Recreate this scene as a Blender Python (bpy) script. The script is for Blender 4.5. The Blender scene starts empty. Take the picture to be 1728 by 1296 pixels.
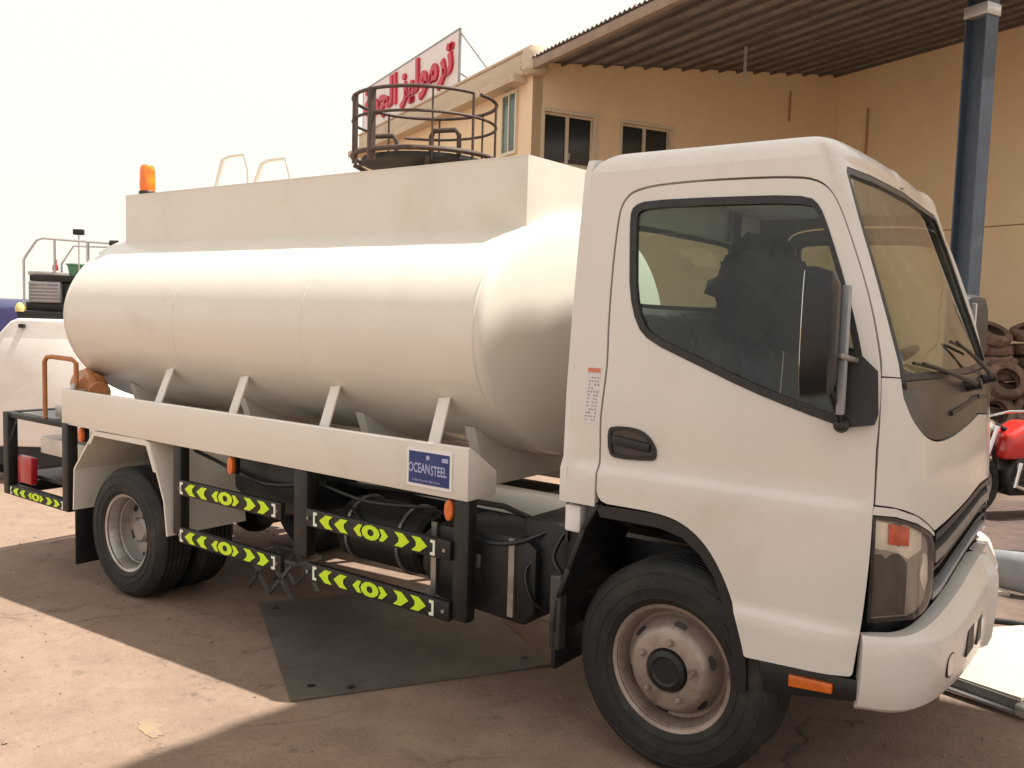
import bpy, bmesh, math, random
from mathutils import Vector, Matrix
from mathutils.geometry import delaunay_2d_cdt
random.seed(7)
C = bpy.context.scene
COL = C.collection
R = math.radians

# ------------------------------------------------------------------ camera
cam_d = bpy.data.cameras.new('camera')
cam_d.sensor_width = 36.0
cam_d.lens = 36.0 * 1501.8 / 1728.0
cam_d.clip_start = 0.05
cam_d.clip_end = 2000
cam = bpy.data.objects.new('camera', cam_d)
COL.objects.link(cam)
RGT = Vector((0.80099193, 0.59797917, 0.02885899))
DWN = Vector((0.07052738, -0.04638268, -0.9964309))
FWD = Vector((-0.59450636, 0.80016846, -0.07932606))
CP = Vector((1.4194, -3.8828, 1.6844))
m = Matrix.Identity(4)
for i in range(3):
    m[i][0] = RGT[i]; m[i][1] = -DWN[i]; m[i][2] = -FWD[i]; m[i][3] = CP[i]
cam.matrix_world = m
C.camera = cam

# ------------------------------------------------------------------ sky, sun, exposure
SUN = Vector((0.36, 0.32, 1.0)).normalized()          # direction towards the sun
elev = math.asin(SUN.z); azim = math.atan2(SUN.x, SUN.y)
w = bpy.data.worlds.new('World'); C.world = w; w.use_nodes = True
nt = w.node_tree; nt.nodes.clear()
sky = nt.nodes.new('ShaderNodeTexSky'); sky.sky_type = 'NISHITA'; sky.sun_disc = False
sky.sun_elevation = elev; sky.sun_rotation = azim
sky.air_density = 1.0; sky.dust_density = 6.0; sky.ozone_density = 1.0; sky.altitude = 0
hz = nt.nodes.new('ShaderNodeMix'); hz.data_type = 'RGBA'
hz.inputs[0].default_value = 0.90
hz.inputs[7].default_value = (7.3, 6.85, 6.3, 1)       # dust haze, the same all round
bg = nt.nodes.new('ShaderNodeBackground'); bg.inputs[1].default_value = 0.092
wo = nt.nodes.new('ShaderNodeOutputWorld')
nt.links.new(sky.outputs[0], hz.inputs[6]); nt.links.new(hz.outputs[2], bg.inputs[0]); nt.links.new(bg.outputs[0], wo.inputs[0])
sd = bpy.data.lights.new('sun', 'SUN'); sd.energy = 5.0; sd.angle = R(0.6); sd.color = (1.0, 0.945, 0.86)
so = bpy.data.objects.new('sun', sd); COL.objects.link(so)
so.rotation_euler = SUN.to_track_quat('Z', 'Y').to_euler(); so.location = (3, 4, 20)
vs = C.view_settings
vs.view_transform = 'Standard'; vs.look = 'None'; vs.gamma = 1.0; vs.use_curve_mapping = False
vs.exposure = 0.80
C.render.engine = 'CYCLES'
C.cycles.max_bounces = 8; C.cycles.transparent_max_bounces = 12
C.cycles.caustics_reflective = False; C.cycles.caustics_refractive = False

# ------------------------------------------------------------------ materials
def mat(name, col, rough=0.5, metal=0.0, var=0.12, scale=6.0, col2=None, bump=0.0, bscale=60.0, coat=0.0, rvar=0.08, spec=0.5, dirt=None, dscale=2.0, dlo=0.5, dhi=0.75):
    M = bpy.data.materials.new(name); M.use_nodes = True
    t = M.node_tree; N = t.nodes; L = t.links
    b = N['Principled BSDF']
    tc = N.new('ShaderNodeTexCoord')
    n1 = N.new('ShaderNodeTexNoise'); n1.inputs['Scale'].default_value = scale; n1.inputs['Detail'].default_value = 6; n1.inputs['Roughness'].default_value = 0.62
    L.new(tc.outputs['Object'], n1.inputs['Vector'])
    mx = N.new('ShaderNodeMix'); mx.data_type = 'RGBA'
    c2 = col2 if col2 else tuple(c * (1 - var) for c in col)
    mx.inputs[6].default_value = (*col, 1); mx.inputs[7].default_value = (*c2, 1)
    mr = N.new('ShaderNodeMapRange'); mr.inputs[1].default_value = 0.35; mr.inputs[2].default_value = 0.7
    L.new(n1.outputs[0], mr.inputs[0]); L.new(mr.outputs[0], mx.inputs[0])
    out = mx.outputs[2]
    if dirt:
        n2 = N.new('ShaderNodeTexNoise'); n2.inputs['Scale'].default_value = dscale; n2.inputs['Detail'].default_value = 9; n2.inputs['Roughness'].default_value = 0.7
        L.new(tc.outputs['Object'], n2.inputs['Vector'])
        m2 = N.new('ShaderNodeMapRange'); m2.inputs[1].default_value = dlo; m2.inputs[2].default_value = dhi
        L.new(n2.outputs[0], m2.inputs[0])
        x2 = N.new('ShaderNodeMix'); x2.data_type = 'RGBA'; x2.inputs[7].default_value = (*dirt, 1)
        L.new(m2.outputs[0], x2.inputs[0]); L.new(out, x2.inputs[6]); out = x2.outputs[2]
    L.new(out, b.inputs['Base Color'])
    b.inputs['Metallic'].default_value = metal
    b.inputs['Specular IOR Level'].default_value = spec
    b.inputs['Coat Weight'].default_value = coat; b.inputs['Coat Roughness'].default_value = 0.06
    rr = N.new('ShaderNodeMapRange'); rr.inputs[3].default_value = max(0.02, rough - rvar); rr.inputs[4].default_value = min(1, rough + rvar)
    L.new(n1.outputs[0], rr.inputs[0]); L.new(rr.outputs[0], b.inputs['Roughness'])
    if bump:
        nb = N.new('ShaderNodeTexNoise'); nb.inputs['Scale'].default_value = bscale; nb.inputs['Detail'].default_value = 4
        L.new(tc.outputs['Object'], nb.inputs['Vector'])
        bp = N.new('ShaderNodeBump'); bp.inputs['Strength'].default_value = bump; bp.inputs['Distance'].default_value = 0.01
        L.new(nb.outputs[0], bp.inputs['Height']); L.new(bp.outputs[0], b.inputs['Normal'])
    return M

def glass(name, tint, refl=1.5, rough=0.02, dust=0.06):
    M = bpy.data.materials.new(name); M.use_nodes = True
    t = M.node_tree; N = t.nodes; L = t.links; N.clear()
    o = N.new('ShaderNodeOutputMaterial'); tr = N.new('ShaderNodeBsdfTransparent'); gl = N.new('ShaderNodeBsdfGlossy'); fr = N.new('ShaderNodeFresnel')
    df = N.new('ShaderNodeBsdfDiffuse'); df.inputs[0].default_value = (0.45, 0.40, 0.33, 1)
    tr.inputs[0].default_value = (*tint, 1); gl.inputs['Roughness'].default_value = rough; fr.inputs[0].default_value = refl
    gl.inputs[0].default_value = (0.9, 0.9, 0.9, 1)
    n = N.new('ShaderNodeTexNoise'); n.inputs['Scale'].default_value = 9; n.inputs['Detail'].default_value = 8
    tc = N.new('ShaderNodeTexCoord'); L.new(tc.outputs['Object'], n.inputs['Vector'])
    mr = N.new('ShaderNodeMapRange'); mr.inputs[1].default_value = 0.4; mr.inputs[2].default_value = 0.8; mr.inputs[4].default_value = dust * 2
    L.new(n.outputs[0], mr.inputs[0])
    m1 = N.new('ShaderNodeMixShader'); m2 = N.new('ShaderNodeMixShader')
    L.new(mr.outputs[0], m1.inputs[0]); L.new(tr.outputs[0], m1.inputs[1]); L.new(df.outputs[0], m1.inputs[2])
    gm = N.new('ShaderNodeNewGeometry'); iv = N.new('ShaderNodeMath'); iv.operation = 'SUBTRACT'; iv.inputs[0].default_value = 1.0
    L.new(gm.outputs['Backfacing'], iv.inputs[1]); mu = N.new('ShaderNodeMath'); mu.operation = 'MULTIPLY'      # only the outer face of the pane reflects
    L.new(fr.outputs[0], mu.inputs[0]); L.new(iv.outputs[0], mu.inputs[1])
    L.new(mu.outputs[0], m2.inputs[0]); L.new(m1.outputs[0], m2.inputs[1]); L.new(gl.outputs[0], m2.inputs[2])
    L.new(m2.outputs[0], o.inputs[0])
    return M

def ground_mat():
    M = bpy.data.materials.new('dusty concrete'); M.use_nodes = True
    t = M.node_tree; N = t.nodes; L = t.links; b = N['Principled BSDF']
    geo = N.new('ShaderNodeNewGeometry'); P = geo.outputs['Position']
    def noise(s, d=8, r=0.65):
        n = N.new('ShaderNodeTexNoise'); n.inputs['Scale'].default_value = s; n.inputs['Detail'].default_value = d; n.inputs['Roughness'].default_value = r
        L.new(P, n.inputs['Vector']); return n.outputs[0]
    def rng(x, a, c, lo=0.0, hi=1.0):
        q = N.new('ShaderNodeMapRange'); q.inputs[1].default_value = a; q.inputs[2].default_value = c; q.inputs[3].default_value = lo; q.inputs[4].default_value = hi
        L.new(x, q.inputs[0]); return q.outputs[0]
    def mix(f, a, c):
        q = N.new('ShaderNodeMix'); q.data_type = 'RGBA'
        L.new(f, q.inputs[0])
        for k, v in ((6, a), (7, c)):
            if isinstance(v, tuple): q.inputs[k].default_value = (*v, 1)
            else: L.new(v, q.inputs[k])
        return q.outputs[2]
    c = mix(rng(noise(0.8), 0.35, 0.68), (0.262, 0.182, 0.137), (0.212, 0.147, 0.110))
    c = mix(rng(noise(5.0), 0.42, 0.72, 0, 0.65), c, (0.32, 0.235, 0.17))
    c = mix(rng(noise(120, 3), 0.60, 0.72, 0, 0.6), c, (0.11, 0.078, 0.06))
    c = mix(rng(noise(90, 3), 0.62, 0.72, 0, 0.5), c, (0.40, 0.30, 0.23))
    c = mix(rng(noise(30, 4), 0.52, 0.75, 0, 0.5), c, (0.17, 0.12, 0.09))
    # oil stains and tyre dirt
    c = mix(rng(noise(0.55, 10, 0.7), 0.55, 0.70, 0, 0.6), c, (0.13, 0.092, 0.072))
    c = mix(rng(noise(11, 8, 0.75), 0.58, 0.70, 0, 0.55), c, (0.11, 0.078, 0.06))
    c = mix(rng(noise(3.2, 9, 0.75), 0.60, 0.69, 0, 0.7), c, (0.075, 0.055, 0.045))
    # darker mottled zone of ground on the right, fading out further back
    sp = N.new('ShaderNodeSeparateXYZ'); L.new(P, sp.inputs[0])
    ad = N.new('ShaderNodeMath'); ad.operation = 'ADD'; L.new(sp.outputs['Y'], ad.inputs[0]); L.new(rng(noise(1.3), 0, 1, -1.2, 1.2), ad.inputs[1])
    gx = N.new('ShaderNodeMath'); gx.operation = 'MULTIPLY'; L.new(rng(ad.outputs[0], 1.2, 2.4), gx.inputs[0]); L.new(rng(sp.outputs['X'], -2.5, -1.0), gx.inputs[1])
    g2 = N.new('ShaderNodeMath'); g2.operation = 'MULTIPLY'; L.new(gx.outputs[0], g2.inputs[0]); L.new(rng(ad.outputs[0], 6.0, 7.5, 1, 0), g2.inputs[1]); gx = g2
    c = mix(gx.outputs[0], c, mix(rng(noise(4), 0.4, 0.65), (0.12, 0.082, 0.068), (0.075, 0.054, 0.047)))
    # cracks
    v = N.new('ShaderNodeTexVoronoi'); v.feature = 'DISTANCE_TO_EDGE'; v.inputs['Scale'].default_value = 0.42
    wv = N.new('ShaderNodeVectorMath'); wv.operation = 'ADD'
    nv = N.new('ShaderNodeTexNoise'); nv.inputs['Scale'].default_value = 2.2; nv.inputs['Detail'].default_value = 6; L.new(P, nv.inputs['Vector'])
    sc = N.new('ShaderNodeVectorMath'); sc.operation = 'SCALE'; sc.inputs['Scale'].default_value = 0.5; L.new(nv.outputs['Color'], sc.inputs[0])
    L.new(P, wv.inputs[0]); L.new(sc.outputs[0], wv.inputs[1]); L.new(wv.outputs[0], v.inputs['Vector'])
    crack = rng(v.outputs['Distance'], 0.0, 0.008, 1, 0)
    cm = N.new('ShaderNodeMath'); cm.operation = 'MULTIPLY'; L.new(crack, cm.inputs[0]); L.new(rng(noise(0.9, 3), 0.48, 0.62, 0, 0.75), cm.inputs[1])
    c = mix(cm.outputs[0], c, (0.10, 0.07, 0.055))
    L.new(c, b.inputs['Base Color'])
    L.new(rng(noise(2.0), 0.3, 0.7, 0.72, 0.95), b.inputs['Roughness'])
    b.inputs['Specular IOR Level'].default_value = 0.25
    ad2 = N.new('ShaderNodeMath'); ad2.operation = 'ADD'; L.new(noise(70, 5), ad2.inputs[0]); L.new(rng(noise(9, 6), 0, 1, 0, 1.5), ad2.inputs[1])
    sb = N.new('ShaderNodeMath'); sb.operation = 'SUBTRACT'; L.new(ad2.outputs[0], sb.inputs[0]); L.new(cm.outputs[0], sb.inputs[1])
    bp = N.new('ShaderNodeBump'); bp.inputs['Strength'].default_value = 0.5; bp.inputs['Distance'].default_value = 0.012
    L.new(sb.outputs[0], bp.inputs['Height']); L.new(bp.outputs[0], b.inputs['Normal'])
    return M

WHITE = mat('white cab paint', (0.665, 0.632, 0.582), 0.28, var=0.05, scale=3, coat=0.3, dirt=(0.52, 0.45, 0.385), dscale=1.6, dlo=0.55, dhi=0.95)
CREAM = mat('cream tank paint', (0.69, 0.655, 0.585), 0.32, var=0.05, scale=2.5, coat=0.3, bump=0.35, bscale=3.0, dirt=(0.53, 0.465, 0.385), dscale=1.2, dlo=0.55, dhi=0.95)
BLACK = mat('black chassis paint', (0.009, 0.009, 0.009), 0.5, var=0.4, scale=9, dirt=(0.045, 0.036, 0.03), dscale=5, dlo=0.58, dhi=0.85)
PLAST = mat('black trim plastic', (0.011, 0.011, 0.012), 0.42, var=0.3, scale=14, dirt=(0.05, 0.042, 0.036), dscale=6, dlo=0.58, dhi=0.9)
COWL = mat('dusty black cowl', (0.022, 0.02, 0.019), 0.35, var=0.3, scale=7, dirt=(0.10, 0.08, 0.065), dscale=3, dlo=0.4, dhi=0.8)
RUBBER = mat('tyre rubber', (0.013, 0.012, 0.011), 0.7, var=0.3, scale=12, dirt=(0.06, 0.046, 0.036), dscale=5, dlo=0.5, dhi=0.85, bump=0.25, bscale=40)
RIMST = mat('dusty steel rim', (0.36, 0.29, 0.245), 0.45, metal=0.45, var=0.25, scale=9, dirt=(0.15, 0.10, 0.08), dscale=7, dlo=0.5, dhi=0.72, bump=0.1)
RIMSILV = mat('silver steel rim', (0.50, 0.47, 0.44), 0.4, metal=0.6, var=0.25, scale=9, dirt=(0.20, 0.15, 0.12), dscale=7, dlo=0.5, dhi=0.75)
CHROME = mat('chrome', (0.75, 0.73, 0.70), 0.14, metal=1.0, var=0.1)
STEELG = mat('grey steel', (0.33, 0.32, 0.31), 0.4, metal=0.7, var=0.25, scale=8, dirt=(0.16, 0.12, 0.09), dscale=4, dlo=0.55, dhi=0.8)
LINING = mat('pale grey head lining', (0.72, 0.76, 0.76), 0.9, var=0.1, bump=0.1)
TRIM = mat('grey cab lining', (0.16, 0.155, 0.15), 0.8, var=0.2, bump=0.1)
SEAT = mat('dark seat cloth', (0.03, 0.032, 0.036), 0.85, var=0.3, scale=12, bump=0.3, bscale=90)
SEATB = mat('blue grey seat cloth', (0.05, 0.075, 0.10), 0.6, var=0.3, scale=8, bump=0.3, bscale=50)
FILM = mat('clear plastic film', (0.42, 0.44, 0.42), 0.18, var=0.5, scale=10, bump=0.9, bscale=14)
GLASS = glass('side glass', (0.84, 0.90, 0.87), 1.5, dust=0.012)
WGLASS = glass('windscreen glass', (0.85, 0.90, 0.85), 1.65, dust=0.05)
LENS = glass('lamp lens', (0.96, 0.95, 0.93), 1.4, rough=0.05, dust=0.03)
INDIC = mat('red orange indicator', (0.62, 0.09, 0.03), 0.25, var=0.4, scale=40, coat=0.5)
SHROUD = mat('dark lamp shroud', (0.075, 0.062, 0.055), 0.4, var=0.3, scale=8)
ORANGE = mat('orange lamp plastic', (0.75, 0.16, 0.02), 0.25, var=0.3, scale=30, coat=0.5)
AMBER = mat('amber beacon plastic', (0.95, 0.25, 0.01), 0.18, var=0.35, scale=20, col2=(0.75, 0.09, 0.005), coat=0.6)
REDL = mat('red lamp plastic', (0.42, 0.012, 0.02), 0.3, var=0.3, scale=20, coat=0.3)
LIME = mat('lime reflective tape', (0.62, 0.86, 0.015), 0.35, var=0.12, scale=30)
TAPEW = mat('white reflective tape', (0.80, 0.83, 0.70), 0.35, var=0.1)
BLUEP = mat('blue name plate', (0.010, 0.022, 0.15), 0.3, var=0.35, scale=14, col2=(0.02, 0.055, 0.20))
PLATEW = mat('white plate print', (0.82, 0.80, 0.80), 0.4, var=0.05)
TXTB = mat('pale blue print', (0.42, 0.45, 0.68), 0.4, var=0.15, scale=40)
LABELW = mat('pale label', (0.66, 0.63, 0.62), 0.5, var=0.05)
LABELO = mat('label orange bar', (0.62, 0.20, 0.11), 0.5, var=0.1)
LABELT = mat('label grey print', (0.28, 0.25, 0.25), 0.5)
LAMPG = mat('lamp backing', (0.33, 0.29, 0.26), 0.45, metal=0.0, var=0.25, scale=8)
LAMPS = mat('lamp silvering', (0.90, 0.84, 0.76), 0.35, metal=0.25, var=0.2, scale=14)
PIPE = mat('orange primer pipe', (0.50, 0.20, 0.07), 0.45, var=0.3, scale=20)
GROUND = ground_mat()
PLATE = mat('dull steel sheet', (0.145, 0.12, 0.10), 0.55, metal=0.1, var=0.3, scale=5, dirt=(0.075, 0.064, 0.055), dscale=2.2, dlo=0.45, dhi=0.7, bump=0.15, bscale=25)
WALL = mat('tan wall paint', (0.83, 0.645, 0.42), 0.9, var=0.06, scale=1.5, dirt=(0.74, 0.555, 0.345), dscale=0.7, dlo=0.5, dhi=0.8, bump=0.15, bscale=30)
WALL_LIT = mat('tan wall paint lit copy', (0.89, 0.70, 0.46), 0.9, var=0.06, scale=1.5, dirt=(0.80, 0.615, 0.39), dscale=0.7, dlo=0.5, dhi=0.8, bump=0.15, bscale=30)  # same tan paint; the tall wall's brighter light is put into this colour
WALLD = mat('tan wall joint', (0.40, 0.24, 0.12), 0.9, var=0.2)
PARA = mat('pale parapet render', (0.60, 0.49, 0.36), 0.9, var=0.12, scale=2, dirt=(0.38, 0.29, 0.2), dscale=1.6, dlo=0.55, dhi=0.8, bump=0.2)
SHEET = mat('weathered fibre cement sheet', (0.36, 0.335, 0.31), 0.85, var=0.4, scale=1.2, dirt=(0.15, 0.13, 0.115), dscale=1.4, dlo=0.45, dhi=0.75)
BEAM = mat('brown fascia board', (0.34, 0.25, 0.18), 0.8, var=0.25, scale=3)
DARKST = mat('dark steel purlin', (0.15, 0.125, 0.105), 0.7, var=0.3)
BLUEST = mat('blue grey steel post', (0.06, 0.085, 0.12), 0.45, var=0.25, scale=4, dirt=(0.16, 0.15, 0.14), dscale=3, dlo=0.55, dhi=0.85)
GALV = mat('galvanised bracket', (0.55, 0.54, 0.52), 0.4, metal=0.5, var=0.2)
WINFR = mat('cream window frame', (0.68, 0.58, 0.44), 0.5, var=0.1)
WINGL = mat('dark window pane', (0.022, 0.026, 0.026), 0.12, var=0.3, scale=2)
GREENGL = mat('greenish window pane', (0.10, 0.17, 0.15), 0.2, var=0.3)
SIGNW = mat('sign board white', (0.80, 0.74, 0.72), 0.5, var=0.06, dirt=(0.62, 0.5, 0.46), dscale=2, dlo=0.55, dhi=0.9)
CLOTH = mat('dark bundled cloth', (0.012, 0.012, 0.013), 0.9, var=0.5, scale=9, bump=0.6, bscale=25)
SIGNR = mat('sign red paint', (0.62, 0.018, 0.06), 0.45, var=0.3, scale=2)
RAILST = mat('rusty dark rail steel', (0.075, 0.048, 0.036), 0.6, var=0.4, scale=20, dirt=(0.14, 0.07, 0.04), dscale=6, dlo=0.5, dhi=0.75)
DECK = mat('dark deck plate', (0.03, 0.035, 0.032), 0.6, var=0.3)
VWHITE = mat('white service truck paint', (0.78, 0.74, 0.71), 0.35, var=0.08, scale=3, dirt=(0.55, 0.47, 0.42), dscale=2, dlo=0.5, dhi=0.9)
VBLUE = mat('dark blue van paint', (0.02, 0.022, 0.09), 0.3, var=0.2, coat=0.3)
CORR = mat('grey louvre sheet', (0.42, 0.41, 0.42), 0.5, metal=0.3, var=0.2)
GREENB = mat('green tub plastic', (0.14, 0.38, 0.22), 0.5, var=0.2)
YELLOW = mat('yellow lamp', (0.75, 0.62, 0.25), 0.4)
OLDTYRE = mat('dusty old tyre', (0.15, 0.095, 0.07), 0.9, var=0.5, scale=7, dirt=(0.34, 0.22, 0.16), dscale=4, dlo=0.45, dhi=0.75, bump=0.4, bscale=30)
REDP = mat('red motorbike paint', (0.62, 0.03, 0.025), 0.28, var=0.15, coat=0.5)
ENGINE = mat('dark engine metal', (0.05, 0.048, 0.046), 0.45, metal=0.5, var=0.4, scale=15)
BUMPG = mat('grey bumper plastic', (0.33, 0.345, 0.36), 0.35, var=0.2, scale=5, dirt=(0.2, 0.16, 0.13), dscale=4, dlo=0.5, dhi=0.8)
BOARD = mat('white board', (0.50, 0.44, 0.36), 0.6, var=0.07, scale=3, dirt=(0.55, 0.44, 0.34), dscale=2.5, dlo=0.58, dhi=0.85)
YPAINT = mat('worn yellow paint', (0.33, 0.24, 0.105), 0.85, scale=14, col2=(0.27, 0.19, 0.135), dirt=(0.25, 0.175, 0.13), dscale=18, dlo=0.42, dhi=0.55)

# ------------------------------------------------------------------ helpers
def tag(o, label=None, cat=None, group=None, kind=None):
    if label: o['label'] = label
    if cat: o['category'] = cat
    if group: o['group'] = group
    if kind: o['kind'] = kind
    return o

def thing(name, label, cat, loc=(0, 0, 0), group=None, rz=0):
    o = bpy.data.objects.new(name, None); COL.objects.link(o)
    o.location = loc; o.rotation_euler = (0, 0, rz); o.empty_display_size = 0.2
    return tag(o, label, cat, group)

def copy_tree(o, parent=None):
    c = o.copy(); COL.objects.link(c)
    if parent is not None: c.parent = parent
    for ch in list(o.children): copy_tree(ch, c)
    return c

def base_of(parent):
    v = Vector((0, 0, 0))
    while parent is not None:
        v += parent.location; parent = parent.parent
    return v

class MB:
    """collects shapes in world coordinates and links them as one mesh object"""
    def __init__(s): s.v = []; s.f = []; s.mi = []
    def add(s, vs, fs, mi=0):
        k = len(s.v); s.v += [tuple(q) for q in vs]; s.f += [tuple(i + k for i in f) for f in fs]; s.mi += [mi] * len(fs); return s
    def box(s, c, d, rot=None, mi=0):
        x, y, z = (q / 2 for q in d)
        vs = [Vector(q) for q in ((-x, -y, -z), (x, -y, -z), (x, y, -z), (-x, y, -z), (-x, -y, z), (x, -y, z), (x, y, z), (-x, y, z))]
        if rot is not None: vs = [rot @ q for q in vs]
        return s.add([q + Vector(c) for q in vs], [(0, 3, 2, 1), (4, 5, 6, 7), (0, 1, 5, 4), (1, 2, 6, 5), (2, 3, 7, 6), (3, 0, 4, 7)], mi)
    def beam(s, a, b, wd, ht, up=(0, 0, 1), mi=0):
        a = Vector(a); b = Vector(b); d = (b - a); ln = d.length; d.normalize()
        u = Vector(up); sx = d.cross(u)
        if sx.length < 1e-4: sx = d.cross(Vector((0, 1, 0)))
        sx.normalize(); u = sx.cross(d)
        M = Matrix((d, sx, u)).transposed()
        return s.box((a + b) / 2, (ln, wd, ht), M, mi)
    def tube(s, pts, r, n=8, closed=False, mi=0, cap=True):
        pts = [Vector(q) for q in pts]; m_ = len(pts); rings = []; prev = None
        for i, q in enumerate(pts):
            if closed: d = pts[(i + 1) % m_] - pts[i - 1]
            else: d = pts[min(i + 1, m_ - 1)] - pts[max(i - 1, 0)]
            d.normalize()
            if prev is None:
                a = d.cross(Vector((0, 0, 1)))
                if a.length < 1e-3: a = d.cross(Vector((1, 0, 0)))
            else:
                a = prev - d * prev.dot(d)
            a.normalize(); prev = a; b = d.cross(a)
            rr = r[i] if isinstance(r, (list, tuple)) else r
            rings.append([q + (a * math.cos(2 * math.pi * k / n) + b * math.sin(2 * math.pi * k / n)) * rr for k in range(n)])
        vs = [q for rg in rings for q in rg]; fs = []
        for i in range(m_ if closed else m_ - 1):
            j = (i + 1) % m_
            for k in range(n):
                fs.append((i * n + k, i * n + (k + 1) % n, j * n + (k + 1) % n, j * n + k))
        if cap and not closed:
            fs.append(tuple(range(n - 1, -1, -1))); fs.append(tuple((m_ - 1) * n + k for k in range(n)))
        return s.add(vs, fs, mi)
    def lathe(s, prof, o, ax, n=32, mi=0, closed=False):
        """prof: (radius, along axis) pairs"""
        ax = Vector(ax).normalized(); a = ax.orthogonal().normalized(); b = ax.cross(a); o = Vector(o); vs = []
        for r_, h in prof:
            for k in range(n):
                t_ = 2 * math.pi * k / n
                vs.append(o + ax * h + (a * math.cos(t_) + b * math.sin(t_)) * r_)
        fs = []; m_ = len(prof)
        for i in range(m_ if closed else m_ - 1):
            j = (i + 1) % m_
            for k in range(n):
                fs.append((i * n + k, i * n + (k + 1) % n, j * n + (k + 1) % n, j * n + k))
        return s.add(vs, fs, mi)
    def prism(s, poly, fn, t0, t1, mi=0):
        """poly: 2D outline; fn(p, q, t) -> 3D"""
        n = len(poly)
        vs = [fn(p_, q_, t0) for p_, q_ in poly] + [fn(p_, q_, t1) for p_, q_ in poly]
        fs = [tuple(range(n - 1, -1, -1)), tuple(range(n, 2 * n))] + [(i, (i + 1) % n, n + (i + 1) % n, n + i) for i in range(n)]
        return s.add(vs, fs, mi)
    def build(s, name, mats, parent=None, smooth=38, bevel=0.0, seg=2, weld=True, recalc=True):
        if not isinstance(mats, (list, tuple)): mats = [mats]
        off = base_of(parent)
        bm = bmesh.new()
        bv = [bm.verts.new(Vector(q) - off) for q in s.v]
        for f, mi in zip(s.f, s.mi):
            try:
                ff = bm.faces.new([bv[i] for i in f]); ff.material_index = mi
            except ValueError: pass
        if weld: bmesh.ops.remove_doubles(bm, verts=bm.verts, dist=1e-5)
        if recalc: bmesh.ops.recalc_face_normals(bm, faces=bm.faces)
        if bevel:
            es = [e for e in bm.edges if len(e.link_faces) == 2 and e.calc_face_angle(0) > R(30)]
            bmesh.ops.bevel(bm, geom=es, offset=bevel, segments=seg, profile=0.5, affect='EDGES', clamp_overlap=True)
        me = bpy.data.meshes.new(name); bm.to_mesh(me); bm.free()
        for q in mats: me.materials.append(q)
        if smooth:
            me.polygons.foreach_set('use_smooth', [True] * len(me.polygons))
            me.set_sharp_from_angle(angle=R(smooth))
        o = bpy.data.objects.new(name, me); COL.objects.link(o)
        if parent is not None: o.parent = parent
        return o

def mirror_copy(o, parent=None, name=None):
    """the same part on the far side of the truck (y -> -y)"""
    me = o.data.copy(); off = base_of(o.parent)
    bm = bmesh.new(); bm.from_mesh(me)
    for v in bm.verts: v.co.y = -(v.co.y + off.y) - off.y
    bmesh.ops.reverse_faces(bm, faces=bm.faces); bm.to_mesh(me); bm.free()
    c = o.copy(); c.data = me; COL.objects.link(c); c.parent = parent if parent is not None else o.parent
    return c

def smooth_poly(poly, it=2, keep=()):
    for _ in range(it):
        out = []
        n = len(poly)
        for i in range(n):
            a, b = poly[i], poly[(i + 1) % n]
            out.append((a[0] * .75 + b[0] * .25, a[1] * .75 + b[1] * .25)); out.append((a[0] * .25 + b[0] * .75, a[1] * .25 + b[1] * .75))
        poly = out
    return poly

def smooth_open(path, it=2):
    for _ in range(it):
        out = [path[0]]
        for a, b in zip(path, path[1:]):
            out += [(a[0] * .75 + b[0] * .25, a[1] * .75 + b[1] * .25), (a[0] * .25 + b[0] * .75, a[1] * .25 + b[1] * .75)]
        path = out + [path[-1]]
    return path

def offset_poly(poly, d):
    """moves an outline outwards by d (any winding)"""
    n = len(poly)
    area = sum(poly[i][0] * poly[(i + 1) % n][1] - poly[(i + 1) % n][0] * poly[i][1] for i in range(n))
    sg = 1 if area > 0 else -1
    out = []
    for i in range(n):
        a = Vector(poly[i - 1]); b = Vector(poly[i]); c = Vector(poly[(i + 1) % n])
        d1 = (b - a).normalized(); d2 = (c - b).normalized()
        n1 = Vector((d1.y, -d1.x)); n2 = Vector((d2.y, -d2.x)); nn = n1 + n2
        if nn.length < 1e-5: nn = n1
        nn.normalize(); k = 1 / max(0.5, nn.dot(n1))
        q = b + nn * d * sg * k
        out.append((q.x, q.y))
    return out

def inside(p, poly):
    x, y = p; r = False; n = len(poly); j = n - 1
    for i in range(n):
        xi, yi = poly[i]; xj, yj = poly[j]
        if (yi > y) != (yj > y) and x < (xj - xi) * (y - yi) / (yj - yi) + xi: r = not r
        j = i
    return r

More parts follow.
